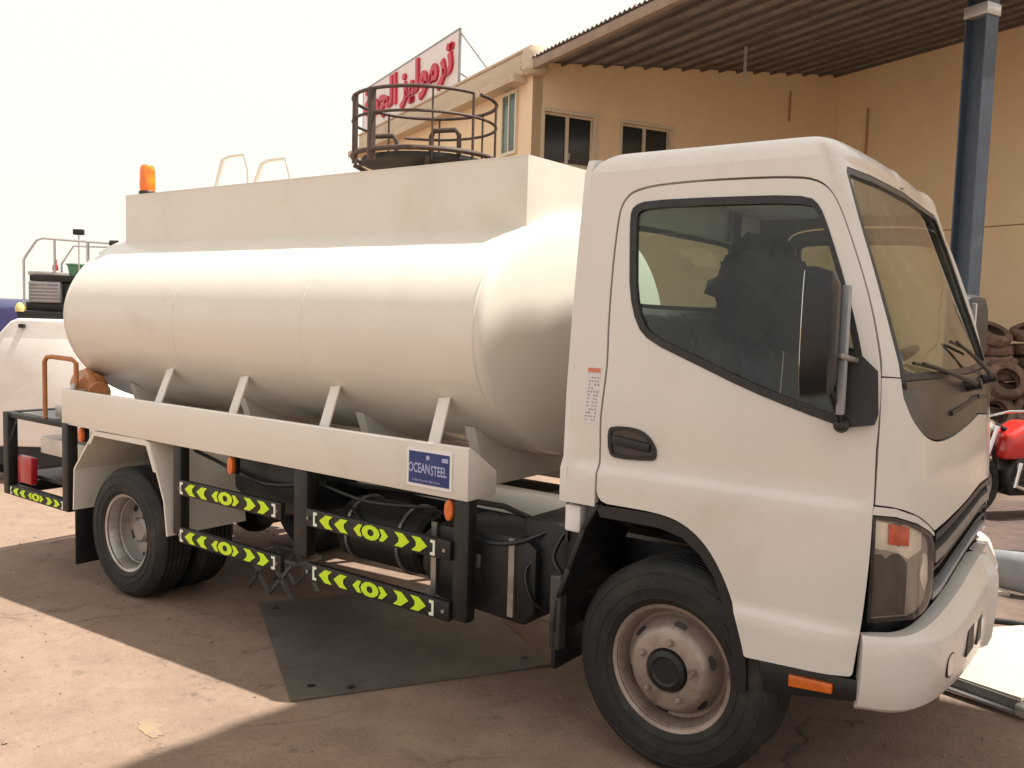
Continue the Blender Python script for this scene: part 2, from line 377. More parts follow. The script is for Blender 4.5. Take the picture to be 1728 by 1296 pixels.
def panel(name, outer, holes, mats, parent, fn, thick=0.02, step=(0.06, 0.05), off=0.0, zlines=(), smooth=40, rim_mi=0):
    """sheet with the given outline and holes laid on the surface fn(u, v), with real thickness"""
    pts = []; edges = []
    for poly in [outer] + list(holes):
        k = len(pts); n = len(poly)
        pts += [Vector(q) for q in poly]; edges += [(k + i, k + (i + 1) % n) for i in range(n)]
    us = [q[0] for q in outer]; vs_ = [q[1] for q in outer]
    lim = min(step) * 0.35
    gv = [min(vs_) + step[1] * i for i in range(1, int((max(vs_) - min(vs_)) / step[1]) + 1)]
    gv = [q for q in gv if all(abs(q - z) > 0.012 for z in zlines)] + [z for z in zlines if min(vs_) < z < max(vs_)]
    allp = list(pts)
    seg = [(pts[a], pts[b]) for a, b in edges]
    u0 = min(us)
    for i in range(1, int((max(us) - u0) / step[0]) + 1):
        for v_ in gv:
            q = (u0 + i * step[0], v_)
            if not inside(q, outer) or any(inside(q, h) for h in holes): continue
            Q = Vector(q); ok = True
            for a, b in seg:
                ab = b - a; t_ = max(0, min(1, (Q - a).dot(ab) / max(1e-12, ab.length_squared)))
                if (a + ab * t_ - Q).length < lim: ok = False; break
            if ok: allp.append(Q)
    cv, ce, cf, _, _, _ = delaunay_2d_cdt(allp, edges, [], 0, 1e-6)
    tris = []
    for f in cf:
        cx = sum(cv[i].x for i in f) / 3; cy = sum(cv[i].y for i in f) / 3
        if inside((cx, cy), outer) and not any(inside((cx, cy), h) for h in holes): tris.append(tuple(f))
    P = []; Q = []
    e = 1e-3
    for q in cv:
        a = Vector(fn(q.x, q.y)); du = Vector(fn(q.x + e, q.y)) - Vector(fn(q.x - e, q.y)); dv = Vector(fn(q.x, q.y + e)) - Vector(fn(q.x, q.y - e))
        nn = du.cross(dv).normalized()
        P.append(a + nn * off); Q.append(a + nn * (off - thick))
    n = len(P); cnt = {}
    for t_ in tris:
        for i in range(3):
            a, b = t_[i], t_[(i + 1) % 3]
            if (b, a) in cnt: del cnt[(b, a)]
            else: cnt[(a, b)] = 1
    mb = MB(); mb.add(P + Q, tris, 0)
    mb.f += [(t_[2] + n, t_[1] + n, t_[0] + n) for t_ in tris]; mb.mi += [1 if isinstance(mats, (list, tuple)) and len(mats) > 1 else 0] * len(tris)
    rim = [(b, a, a + n, b + n) for a, b in cnt]
    mb.f += rim; mb.mi += [rim_mi] * len(rim)
    return mb.build(name, mats, parent, smooth=smooth, weld=False, recalc=True)

def text_mesh(txt, size, bold=0.0, deep=0.0):
    """2D triangles of a line of text, centred on the origin"""
    cu = bpy.data.curves.new('lettering', 'FONT'); cu.body = txt; cu.size = size; cu.align_x = 'CENTER'; cu.align_y = 'CENTER'; cu.offset = bold; cu.extrude = deep; cu.resolution_u = 3
    o = bpy.data.objects.new('lettering', cu); COL.objects.link(o)
    dg = bpy.context.evaluated_depsgraph_get(); dg.update()
    me = bpy.data.meshes.new_from_object(o.evaluated_get(dg))
    vs = [(v.co.x, v.co.y, v.co.z) if deep else (v.co.x, v.co.y) for v in me.vertices]; fs = [tuple(p_.vertices) for p_ in me.polygons]
    bpy.data.objects.remove(o); bpy.data.curves.remove(cu); bpy.data.meshes.remove(me)
    return vs, fs

def gz(x): return -0.01 + 0.0327 * max(-9.0, min(2.0, x))

# ------------------------------------------------------------------ the cab skin: (u along the girth, height) -> point
def lerp(tab,z):
    if z<=tab[0][0]: return tab[0][1]
    for (a,b),(c,d) in zip(tab,tab[1:]):
        if z<=c: return b+(d-b)*(z-a)/(c-a)
    return tab[-1][1]
def sm(tab,z,h=.06):
    return (lerp(tab,z-h)+2*lerp(tab,z)+lerp(tab,z+h))/4
WT=[(.3,.965),(.9,.975),(1.3,.975),(1.6,.955),(2.0,.915),(2.35,.875)]
XT=[(.3,.90),(.95,.905),(1.2,.895),(1.34,.88),(1.5,.845),(1.8,.715),(2.1,.585),(2.35,.475)]
DT=[(.3,.37),(1.3,.36),(1.6,.28),(2.2,.15),(2.4,.13)]
NX=[0,.2,.41,.63,.78,.87,.925,.94]; NY=[0,.004,.018,.085,.235,.49,.745,1.0]
SL=1.15
_s=[0]
for i in range(1,len(NX)): _s.append(_s[-1]+math.hypot((NX[i]-NX[i-1])*.36,(NY[i]-NY[i-1])*.97))
_s=[q/_s[-1] for q in _s]
def _herm(xs,ys,x):
    n=len(xs)
    i=0
    while i<n-2 and x>xs[i+1]: i+=1
    def m(k):
        if k==0: return (ys[1]-ys[0])/(xs[1]-xs[0])
        if k==n-1: return (ys[-1]-ys[-2])/(xs[-1]-xs[-2])
        return (ys[k+1]-ys[k-1])/(xs[k+1]-xs[k-1])
    h=xs[i+1]-xs[i];t=(x-xs[i])/h
    a,b=ys[i],ys[i+1];ma,mb=m(i)*h,m(i+1)*h
    return (2*t**3-3*t*t+1)*a+(t**3-2*t*t+t)*ma+(-2*t**3+3*t*t)*b+(t**3-t*t)*mb
def sstep(a,b,x):
    t=min(1,max(0,(x-a)/(b-a)));return t*t*(3-2*t)
SHEAR=.075
def surf(u,z):
    if u>SL:
        x,y,zz=_half(2*SL-u,z);return (x-SHEAR*sstep(.10,.45,2*SL-u)*(.5-.5*y/.98),-y,zz)
    x,y,zz=_half(u,z);return (x-SHEAR*sstep(.10,.45,u)*(.5+.5*y/.98),y,zz)
def _half(u,z):
    w=sm(WT,z);xf=sm(XT,z);D=sm(DT,z);xs=xf-D
    # body-side creases (stand the lower panels proud)
    cr=(.020*(1-sstep(1.088,1.122,z))+.013*(1-sstep(.675,.705,z)))*(1-sstep(.02,.20,u))
    if u<=0: return (xs+u,-w-cr,z)
    s=u/SL
    nx=_herm(_s,NX,s) ; ny=_herm(_s,NY,s)
    nx=1-(1-nx) if s<1 else 1
    return (xs+D*nx,-w*(1-ny)-cr,z)

# ------------------------------------------------------------------ ground
mb = MB()
xs_ = [-160, -40, -9.0, -6, -4, -2, 0, 2.0, 12, 60, 160]; ys_ = [-120, -20, -6, -3, 0, 3, 8, 20, 60, 160]
vs_ = [(x, y, gz(x)) for x in xs_ for y in ys_]; ny = len(ys_)
mb.add(vs_, [(i * ny + j, (i + 1) * ny + j, (i + 1) * ny + j + 1, i * ny + j + 1) for i in range(len(xs_) - 1) for j in range(ny - 1)])
tag(mb.build('ground', GROUND, smooth=0), kind='structure')

# ------------------------------------------------------------------ the tanker truck
truck = thing('tanker_truck', 'white tanker truck with oval cream tank, parked in front of the tan building', 'tanker truck', (0, 0, gz(0)))
REAR = -0.45
def on(u, v): return surf(u, v)
def xu(x, z): return x - (sm(XT, z) - sm(DT, z))          # u on the cab skin for a given x on the side

DOOR = [(-.853, .975), (-.846, 1.10), (-.84, 1.259), (-.838, 1.534), (-.79, 1.80), (-.735, 2.03), (-.705, 2.115), (-.635, 2.162), (-.414, 2.174), (-.115, 2.168), (.004, 2.157), (.112, 2.137), (.170, 2.085), (.196, 1.94), (.206, 1.766), (.191, 1.61), (.173, 1.485), (.163, 1.357), (.153, 1.195), (.147, 1.0), (.137, .75), (.1225, .58), (.120, .547), (.090, .5455), (.0, .541), (-.20, .5315), (-.23, .530), (-.234, .55), (-.248, .596), (-.292, .725), (-.352, .836), (-.419, .912), (-.499, .958), (-.59, .975), (-.72, .976)]
DOOR = smooth_poly(DOOR, 2)
WIN = [(-.655, 2.092), (-.60, 2.108), (-.32, 2.106), (-.05, 2.098), (.03, 2.078), (.066, 2.035), (.098, 1.896), (.114, 1.74), (.117, 1.61), (.112, 1.50), (.104, 1.385), (.06, 1.357), (-.093, 1.397), (-.285, 1.456), (-.488, 1.536), (-.645, 1.60), (-.693, 1.655), (-.708, 1.773), (-.688, 1.937), (-.672, 2.06)]
WIN = smooth_poly(WIN, 1)
G = 0.0085
DOOR_OUT = offset_poly(DOOR, G)      # opening in the body
SEAM = 1.52
# windscreen (glass + cowl) outline, near half, from the header down to the centre of the cowl
WS = [(.290, 2.19), (.276, 2.03), (.276, 1.872), (.270, 1.707), (.260, 1.56), (.257, 1.45), (.298, 1.373), (.40, 1.303), (.60, 1.292), (.86, 1.318), (1.15, 1.342)]
WS = WS[:5] + smooth_open(WS[5:], 2)
WSTOP = [(.315, 2.212), (.60, 2.218), (1.15, 2.222)]
def far(pts): return [(2 * SL - u, z) for u, z in pts]

# cab body: rear pillars, roof rails and windscreen pillars in one skin
i0 = 0; i1 = min(range(len(DOOR_OUT)), key=lambda i: abs(DOOR_OUT[i][1] - SEAM) + (0 if DOOR_OUT[i][0] > 0 else 9))
dpath = [q for q in DOOR_OUT[0:i1]]
dpath = [(dpath[0][0], .957)] + dpath[1:] + [(.183, SEAM)]
near = [(xu(REAR, .957), .957)] + dpath + [(.256, SEAM - .004), (.262, 1.56)] + [WS[3], WS[2], WS[1], WS[0]] + WSTOP[:-1]
rear_edge = [(xu(REAR, z), z) for z in (2.235, 2.1, 1.9, 1.7, 1.5, 1.3, 1.1)]
top_edge = [(u, 2.235) for u in [xu(REAR, 2.235)] + [-.78 + .041 * k for k in range(47)]]
outer = near + [WSTOP[-1]] + far(near)[::-1] + far(rear_edge)[::-1] + far(top_edge[1:])[:] + [(1.15, 2.235)] + top_edge[::-1] + rear_edge[1:]
panel('cab_shell', outer, [], [WHITE, TRIM], truck, on, thick=.028, step=(.05, .06), zlines=(1.125, 1.11, 1.10, 1.085))

# roof: the outline at 2.235 rolled over into a crowned top
mb = MB(); N_ = 56
loop = []; N_ = 110
for k in range(N_ + 1):
    u = xu(REAR, 2.235) + (2 * SL - 2 * xu(REAR, 2.235)) * k / N_
    loop.append(Vector(surf(u, 2.235)))
for k in range(1, 12):
    loop.append(loop[N_].lerp(loop[0], k / 12))
cx = sum(q.x for q in loop) / len(loop); rings = []
hx = 0.5; RR = 0.118
def ring(ins, z):
    out = []
    for q in loop:
        # move every point inwards by ins, measured separately along and across
        out.append(Vector((cx + (q.x - cx) * (1 - ins / .5), q.y * (1 - ins / .89), z)))
    return out
A0 = R(17); ZT = 2.235 + RR * (1 - math.sin(A0))
for a in (17, 25, 33, 42, 51, 60, 70, 80, 88): rings.append(ring(RR * (math.cos(A0) - math.cos(R(a))), 2.235 + RR * (math.sin(R(a)) - math.sin(A0))))
for f, dz in ((.2, .008), (.3, .014), (.4, .018)): rings.append(ring(f, ZT + dz))
vs_ = [q for rg in rings for q in rg]; n = len(loop)
fs_ = [(i * n + k, i * n + (k + 1) % n, (i + 1) * n + (k + 1) % n, (i + 1) * n + k) for i in range(len(rings) - 1) for k in range(n)]
fs_.append(tuple((len(rings) - 1) * n + k for k in range(n)))
mb.add(vs_, fs_)
mb.build('cab_roof', [WHITE], truck, smooth=50)
mb = MB(); mb.prism([(q.x, q.y) for q in ring(.03, 2.2)], lambda a, b, t: (a, b, t), 2.225, 2.232); mb.build('roof_lining', LINING, truck)

# rear wall of the cab with its window
yr = [(-sm(WT, z) - (.020 if z < 1.1 else 0) + .002, z) for z in (.957, 1.09, 1.13, 1.4, 1.7, 1.95, 2.1, 2.235)]
rw = yr + [(-.86, 2.29), (-.6, 2.32), (0, 2.325), (.6, 2.32), (.86, 2.29)] + [(-y, z) for y, z in yr[::-1]]
rwin = smooth_poly([(-.60, 1.74), (-.50, 1.72), (.50, 1.72), (.60, 1.74), (.60, 2.06), (.50, 2.08), (-.50, 2.08), (-.60, 2.06)], 2)
wallr = panel('rear_wall', rw, [rwin], [LINING, WHITE], truck, lambda u, v: (REAR, u, v), thick=.03, step=(.2, .15), rim_mi=1)
panel('rear_window', offset_poly(rwin, .01), [], GLASS, wallr, lambda u, v: (REAR - .012, u, v), thick=.005, step=(.4, .3))
panel('window_seal', offset_poly(rwin, .02), [offset_poly(rwin, -.02)], PLAST, wallr, lambda u, v: (REAR - .035, u, v), thick=.012, step=(.4, .3))

# doors
def make_door():
    hole = offset_poly(WIN, .004)
    d = panel('door', DOOR, [hole], [WHITE, TRIM], truck, on, thick=.035, step=(.05, .05), zlines=(1.125, 1.115, 1.105, 1.095, 1.085, .705, .695, .685, .675))
    s = panel('window_seal', offset_poly(WIN, .008), [offset_poly(WIN, -.020)], PLAST, d, on, thick=.02, step=(.2, .2), off=.004)
    g = panel('window_glass', offset_poly(WIN, -.012), [], GLASS, d, on, thick=.005, step=(.08, .08), off=-.010)
    hp = smooth_poly([(-.809, 1.253), (-.79, 1.272), (-.695, 1.275), (-.64, 1.255), (-.606, 1.21), (-.606, 1.17), (-.625, 1.158), (-.776, 1.150), (-.808, 1.168)], 1)
    h = panel('door_handle', hp, [offset_poly(hp, -.014)], PLAST, d, on, thick=.03, step=(.1, .1), off=.008)
    panel('handle_cup', offset_poly(hp, -.013), [], COWL, d, on, thick=.004, step=(.1, .1), off=.0015)
    mb = MB(); a = Vector(surf(-.79, 1.222)); b = Vector(surf(-.63, 1.205)); o_ = Vector((0, -.008, 0))
    mb.beam(a + o_, b + o_, .014, .034); mb.build('handle_lever', PLAST, d, bevel=.006)
    mp = [(.035, 1.372), (.030, 1.56), (.045, 1.60), (.118, 1.585), (.158, 1.53), (.154, 1.40), (.145, 1.365), (.06, 1.350)]
    panel('mirror_mount', mp, [], PLAST, d, on, thick=.03, step=(.06, .06), off=.032)
    return d
door = make_door()
def mirror_tree(o, parent):
    c = mirror_copy(o, parent)
    for ch in list(o.children):
        if ch.type == 'MESH': mirror_tree(ch, c)
    return c
mirror_tree(door, truck)

# front panel under the windscreen
crest = [(.157, 1.112), (.222, 1.106), (.32, 1.075), (.40, 1.035), (.452, 1.006)]
gtop = [(.56, 1.018), (.677, 1.031), (.98, 1.064), (1.15, 1.072)]
left = [(.181, SEAM - .006), (.174, 1.46), (.169, 1.357), (.160, 1.195)]
wsn = [(.257, SEAM - .008)] + WS[5:]
crest = smooth_open(crest, 1); gtop = smooth_open(gtop, 1)
fp = left + crest + gtop + far(crest + gtop[:-1])[::-1] + far(left)[::-1] + far(wsn[:-1]) + wsn[::-1]
panel('front_panel', fp, [], [WHITE, TRIM], truck, on, thick=.02, step=(.05, .05))
# trim sliver over each headlight
sl = [(.153, 1.106), (.222, 1.100), (.319, 1.069), (.40, 1.029), (.448, 1.000), (.454, .986), (.404, 1.012), (.32, 1.047), (.223, 1.075), (.150, 1.080)]
for s_ in (sl, far(sl)): panel('headlight_trim', s_, [], WHITE, truck, on, thick=.03, step=(.05, .05))

# windscreen, its black border, the cowl under it
wl = [(.292, 2.186), (.280, 2.03), (.280, 1.872), (.274, 1.707), (.264, 1.56), (.263, 1.505)]
glass_o = wl + [(.6, 1.505), (1.15, 1.505), (2 * SL - .6, 1.505)] + far(wl)[::-1] + far(WSTOP[:-1]) + WSTOP[::-1]
glass_o = [(u, z - .004) if z > 2.2 else (u, z) for u, z in glass_o]
ws = panel('windscreen', glass_o, [], WGLASS, truck, on, thick=.005, step=(.06, .06), off=-.012)
panel('windscreen_border', glass_o, [offset_poly(glass_o, -.022)], PLAST, ws, on, thick=.012, step=(.2, .2), off=-.001)
cw = [(.263, 1.502), (.262, 1.45), (.303, 1.378), (.402, 1.309), (.60, 1.298), (.86, 1.324), (1.15, 1.348)]
cw = cw[:1] + smooth_open(cw[1:], 2)
cow = cw + far(cw[:-1])[::-1] + [(2 * SL - .6, 1.502), (1.15, 1.502), (.6, 1.502)]
cp_ = panel('cowl_panel', cow, [], COWL, truck, on, thick=.02, step=(.05, .05), off=-.004)
panel('cowl_lip', [(.265, 1.478), (.265, 1.498), (1.15, 1.500), (2 * SL - .265, 1.498), (2 * SL - .265, 1.478), (1.15, 1.482)], [], COWL, cp_, on, thick=.03, step=(.06, .03), off=.012)
panel('cowl_vent', [(.66, 1.372), (.66, 1.388), (1.12, 1.418), (1.12, 1.402)], [], BLACK, cp_, on, thick=.02, step=(.06, .03), off=.006)
panel('cowl_vent', far([(.66, 1.372), (.66, 1.388), (1.12, 1.418), (1.12, 1.402)]), [], BLACK, cp_, on, thick=.02, step=(.06, .03), off=.006)
def son(u, z, d):
    e = 1e-3
    du = Vector(surf(u + e, z)) - Vector(surf(u - e, z)); dv = Vector(surf(u, z + e)) - Vector(surf(u, z - e))
    return Vector(surf(u, z)) + du.cross(dv).normalized() * d
for a, b in (((.98, 1.46), (.40, 1.555)), ((1.52, 1.46), (.95, 1.62))):
    mb = MB(); pts = [son(a[0] + (b[0] - a[0]) * k / 8, a[1] + (b[1] - a[1]) * k / 8, .035 - .02 * (k / 8)) for k in range(9)]
    mb.tube(pts, [.012, .012, .010, .008, .008, .007, .007, .006, .005], 6)
    wi = mb.build('wiper', PLAST, truck)
    mb = MB(); mb.tube([son(a[0], a[1], -.01), son(a[0], a[1], .05)], .022, 10); mb.build('wiper_pivot', PLAST, wi)
    mb = MB(); q0 = (b[0] - .05, b[1] + .004); q1 = (b[0] + .34, b[1] - .04)
    mb.tube([son(q0[0] + (q1[0] - q0[0]) * k / 6, q0[1] + (q1[1] - q0[1]) * k / 6, .003) for k in range(7)], .006, 5); mb.build('wiper_blade', BLACK, wi)

# dark structure behind lamps and grille
nose = [(.155, .46), (.155, 1.07), (.45, .99), (1.15, 1.06)]
nose = nose + far(nose[:-1])[::-1]
panel('nose_frame', nose, [], BLACK, truck, on, thick=.02, step=(.06, .08), off=-.075)

# headlights
HL0 = [(.152, 1.076), (.223, 1.071), (.319, 1.043), (.402, 1.009), (.452, .981), (.470, .874), (.464, .785), (.440, .752), (.40, .736), (.329, .727), (.152, .727)]
HL = HL0[:1] + smooth_open(HL0[1:-1], 1) + HL0[-1:]
def make_lamp(sd):
  lampb = panel('headlight', sd(HL), [], LAMPG, truck, on, thick=.012, step=(.05, .05), off=-.018)
  panel('lamp_lens', sd(HL), [], LENS, lampb, on, thick=.006, step=(.025, .04), off=-.001)
  panel('lamp_rim', sd(HL), [offset_poly(sd(HL), -.010)], PLAST, lampb, on, thick=.04, step=(.2, .2), off=-.003)
  ind = [(.205, .985), (.205, 1.052), (.288, 1.036), (.288, .975)]
  panel('indicator', sd(ind), [], INDIC, lampb, on, thick=.02, step=(.04, .03), off=-.006)
  panel('indicator_surround', sd([(.165, .97), (.165, 1.06), (.30, 1.045), (.38, 1.01), (.38, .95), (.30, .93)]), [sd(ind)], LAMPS, lampb, on, thick=.010, step=(.018, .03), off=-.015)
  bowl = smooth_poly([(.315, .755), (.315, .915), (.395, .93), (.445, .93), (.452, .80), (.42, .765)], 1)
  panel('reflector_bowl', sd(bowl), [], LAMPS, lampb, lambda u, v: tuple(son(u, v, -.020 + .006 * math.sin(u * 28 + v * 9) + .0025 * math.sin(v * 46))), thick=.006, step=(.012, .012))
  panel('lamp_shroud', sd([(.162, .742), (.162, .948), (.25, .952), (.300, .915), (.302, .745)]), [], SHROUD, lampb, on, thick=.010, step=(.018, .03), off=-.016)
make_lamp(lambda q: q); make_lamp(far)

# grille
gr_b = [(.478, .765), (.56, .775), (.70, .815), (.86, .852), (1.15, .875)]
gr_t = [(.462, .995), (.56, 1.008), (.677, 1.022), (.98, 1.055), (1.15, 1.063)]
go = gr_b + far(gr_b[:-1])[::-1] + far(gr_t[:-1]) + gr_t[::-1]
grille = panel('grille', go, [], PLAST, truck, on, thick=.012, step=(.05, .05), off=-.035)
def gband(f0, f1, name, mt, off, th):
    def at(f): return [(b[0] + (t[0] - b[0]) * f, b[1] + (t[1] - b[1]) * f) for b, t in zip(gr_b, gr_t)]
    a, b = at(f0), at(f1)
    panel(name, a + far(a[:-1])[::-1] + far(b[:-1]) + b[::-1], [], mt, grille, on, thick=th, step=(.06, .05), off=off)
gband(.0, .10, 'grille_edge', BUMPG, .0, .03)
gband(.90, 1.0, 'grille_edge', PLAST, .002, .03)
for f in (.22, .40): gband(f, f + .055, 'slat', PLAST, -.008, .03)
gband(.56, .74, 'grille_bar', STEELG, .004, .03)

# bumper
def bump_mesh():
    mb = MB(); us = [.139 + (2 * SL - .278) * k / 60 for k in range(61)]
    zt_t = [(.137, .690), (.315, .684), (.425, .695), (.61, .722), (.79, .755), (.92, .785), (1.15, .80)]
    zb_t = [(.137, .437), (.31, .418), (.6, .415), (1.15, .42)]
    sh_t = [(.137, .012), (.25, .022), (.42, .045), (.7, .055), (1.15, .058)]
    prof = []
    for u in us:
        un = min(u, 2 * SL - u); zt = sm(zt_t, un, .05); zb = sm(zb_t, un, .05); sh = sm(sh_t, un, .05)
        drop = .05 * sstep(.28, .6, un)
        P = [(-.03, zt), (sh * .30, zt - .002), (sh * .88, zt - drop - .012), (sh, zt - drop - .018), (sh + .004, zt - drop - .028), (sh + .008, zt - drop - .08), (sh + .006, (zt + zb) / 2 - .03), (sh - .002, zb + .05), (sh - .014, zb + .014), (sh - .03, zb), (-.03, zb)]
        prof.append([son(u, z, d) for d, z in P])
    n = len(prof[0]); vs = [q for pr in prof for q in pr]
    fs = [(i * n + k, (i + 1) * n + k, (i + 1) * n + (k + 1) % n, i * n + (k + 1) % n) for i in range(len(us) - 1) for k in range(n)]
    fs += [tuple(range(n)), tuple((len(us) - 1) * n + k for k in range(n - 1, -1, -1))]
    mb.add(vs, fs); return mb
bumper = bump_mesh().build('front_bumper', WHITE, truck, smooth=28)
for uu in ((.70, .80), (.86, .93)):
    q = [(uu[0], .52), (uu[1], .53), (uu[1] - .01, .62), (uu[0] + .01, .61)]
    for q_ in (q, far(q)): panel('bumper_slot', q_, [], BLACK, bumper, on, thick=.03, step=(.05, .05), off=.066)

cap_ = smooth_poly([(.50, .50), (.50, .575), (.575, .575), (.575, .50)], 2)
panel('tow_cover', cap_, [], WHITE, bumper, on, thick=.02, step=(.03, .03), off=.0585)
panel('cover_gap', offset_poly(cap_, .006), [cap_], BLACK, bumper, on, thick=.02, step=(.1, .1), off=.0575)
# interior
mb = MB(); mb.box((.05, 0, .93), (.96, 1.84, .05)); mb.box((-.1, 0, 1.02), (.60, 1.6, .16)); mb.build('cab_floor', TRIM, truck)
mb = MB()
mb.prism([(.40, 1.05), (.40, 1.34), (.46, 1.43), (.60, 1.455), (.74, 1.45), (.74, 1.05)], lambda a, b, t: (a, t, b), -.80, .80)
mb.build('dashboard', PLAST, truck, bevel=.015)
for y, mt in ((.50, SEATB), (.02, SEAT), (-.48, SEAT)):
    mb = MB(); mb.prism([(-.36, 1.12), (-.30, 1.12), (-.26, 1.45), (-.30, 1.68), (-.40, 1.70), (-.42, 1.45)], lambda a, b, t: (a, t, b), y - .22, y + .22)
    s_ = mb.build('seat', mt, truck, bevel=.035, seg=3)
    mb = MB(); mb.box((-.08, y, 1.14), (.50, .46, .13)); mb.build('seat_cushion', mt, s_, bevel=.04, seg=3)
    if y < .3: continue
    mb = MB(); mb.box((-.355, y, 1.87), (.09, .26, .17), Matrix.Rotation(R(-8), 3, 'Y')); mb.build('headrest', SEAT, s_, bevel=.035, seg=3)
# clear film still wrapped round the passenger seats
mb = MB()
for y0 in (-.74, -.26):
    nu, nv = 12, 14; vs_ = []
    for i in range(nu + 1):
        for j in range(nv + 1):
            s_ = j / nv; yy = y0 + .50 * i / nu
            x_ = -.235 - .09 * s_ + .016 * math.sin(i * 2.3 + j * 1.7) + .010 * math.sin(j * 3.1 - i)
            vs_.append((x_, yy, 1.20 + .50 * s_ + .008 * math.sin(i * 1.9)))
    mb.add(vs_, [(i * (nv + 1) + j, (i + 1) * (nv + 1) + j, (i + 1) * (nv + 1) + j + 1, i * (nv + 1) + j + 1) for i in range(nu) for j in range(nv)])
mb.build('seat_film', GLASS, truck, weld=False)
mb = MB(); wc = Vector((.30, .48, 1.47)); ax_ = Vector((-.55, 0, .83)).normalized(); a_ = ax_.orthogonal().normalized(); b_ = ax_.cross(a_)
mb.tube([wc + (a_ * math.cos(k * math.pi / 12) + b_ * math.sin(k * math.pi / 12)) * .20 for k in range(24)], .014, 8, closed=True)
for k in range(3): mb.tube([wc, wc + (a_ * math.cos(k * 2.09) + b_ * math.sin(k * 2.09)) * .20], .012, 6)
mb.tube([wc - ax_ * .03, wc + ax_ * .03], .05, 12); mb.tube([wc, wc - ax_ * .35], .03, 8)
mb.build('steering_wheel', PLAST, truck)

mb = MB(); mb.beam((-.405, .44, 2.02), (-.41, .47, 2.22), .075, .012, up=(1, 0, 0)); mb.build('seat_belt', SEAT, truck)
# warning label on the rear pillar
lab = panel('warning_label', [(-.918, 1.272), (-.922, 1.492), (-.864, 1.492), (-.862, 1.272)], [], LABELW, truck, on, thick=.002, step=(.1, .1), off=.0015)
panel('label_bar', [(-.920, 1.468), (-.920, 1.484), (-.866, 1.484), (-.866, 1.468)], [], LABELO, lab, on, thick=.001, step=(.1, .1), off=.003)
mb = MB(); random.seed(3)
for k in range(13):
    z = 1.45 - .0135 * k
    for c_ in range(4):
        if random.random() < .25: continue
        u0 = -.915 + .0125 * c_ + random.uniform(0, .004)
        q = [son(u0, z, .0028), son(u0 + random.uniform(.004, .009), z, .0028), son(u0 + .006, z - .005, .0028), son(u0 + .001, z - .005, .0028)]
        mb.add(q, [(0, 1, 2, 3)])
tag(mb.build('label_print', LABELT, lab, smooth=0, weld=False), kind='stuff')

# mirrors
def make_mirror():
    mb = MB()
    c = Vector((.552, -1.195, 1.645)); d = Vector((.055, -.24, 0)).normalized(); nrm = Vector((d.y * -1, d.x, 0)); nrm = Vector((.975, .22, 0)).normalized()
    hw, hh = .138, .203
    out = smooth_poly([(-hw, -hh), (hw * .95, -hh * .97), (hw * .95, hh * .97), (hw * .3, hh), (-hw * .75, hh), (-hw, hh * .8)], 2)
    vs = []; n = len(out)
    for t_, sc_ in ((-.03, 1.0), (.0, 1.0), (.045, .93), (.062, .74)):
        vs += [c + d * (a * sc_) + Vector((0, 0, b * sc_)) + nrm * t_ for a, b in out]
    fs = [(i * n + k, i * n + (k + 1) % n, (i + 1) * n + (k + 1) % n, (i + 1) * n + k) for i in range(3) for k in range(n)]
    fs += [tuple(range(n)), tuple(3 * n + k for k in range(n))]
    mb.add(vs, fs); mi_ = mb.build('mirror', PLAST, truck, smooth=45)
    mb = MB(); q = offset_poly(out, -.012)
    mb.prism(q, lambda a, b, t: c + d * a + Vector((0, 0, b)) + nrm * t, -.033, -.0305); mb.build('mirror_glass', CHROME, mi_)
    mb = MB(); P0 = Vector(surf(.09, 1.565)) + Vector((0, -.03, 0)); P1 = Vector((.585, -1.12, 1.585))
    mb.beam(P0, P1, .05, .018); mb.build('mirror_bracket', STEELG, mi_, bevel=.004)
    mb = MB(); mb.beam((.60, -1.07, 1.40), (.60, -1.07, 1.80), .022, .03); mb.build('mirror_rod', BUMPG, mi_, bevel=.004)
    mb = MB(); B = Vector(surf(.062, 1.362)) + Vector((0, -.05, 0))
    mb.tube([(.575, -1.13, 1.50), B], .012, 8); mb.lathe([(0, -.026), (.018, -.02), (.026, 0), (.018, .02), (0, .026)], B, (0, 1, 0), 12); mb.build('mirror_arm', PLAST, mi_)
    return mi_
mirror_tree(make_mirror(), truck)

# wheel arches, sill
ARCH = [(-.32, .962), (-.20, .966), (-.05, .968), (.05, .948), (.128, .899), (.195, .825), (.250, .716), (.290, .598), (.306, .50), (.312, .40)]
def make_arch():
    mb = MB(); A = ARCH; n = len(A); vs = []
    for (x, z) in A:
        r_ = Vector((x, 0, z - .39)); q = r_.normalized()
        for y, d in ((-.985, .0), (-.985, -.050), (-.955, -.062), (-.58, -.062), (-.58, -.03), (-.94, .0)):
            vs.append((x + q.x * d, y, z + q.z * d))
    m_ = 6
    fs = [(i * m_ + k, i * m_ + (k + 1) % m_, (i + 1) * m_ + (k + 1) % m_, (i + 1) * m_ + k) for i in range(n - 1) for k in range(m_)] + [tuple(range(m_)), tuple((n - 1) * m_ + k for k in range(m_))]
    mb.add(vs, fs); return mb.build('wheel_arch', PLAST, truck, smooth=40)
mirror_copy(make_arch())
mb = MB(); pth = [(-.31, .966), (-.37, .86), (-.43, .69), (-.478, .56), (-.488, .42), (-.488, .27)]
for (a, b), (c_, d_) in zip(pth, pth[1:]): mb.beam((a, -.79, b), (c_, -.79, d_), .40, .022, up=(1, 0, .3))
mg = mb.build('front_mudguard', PLAST, truck, bevel=.004)
mb = MB(); mb.box((-.487, -.965, .50), (.05, .05, .30)); mb.build('mudguard_bracket', COWL, mg, bevel=.006)
mirror_tree(mg, truck)
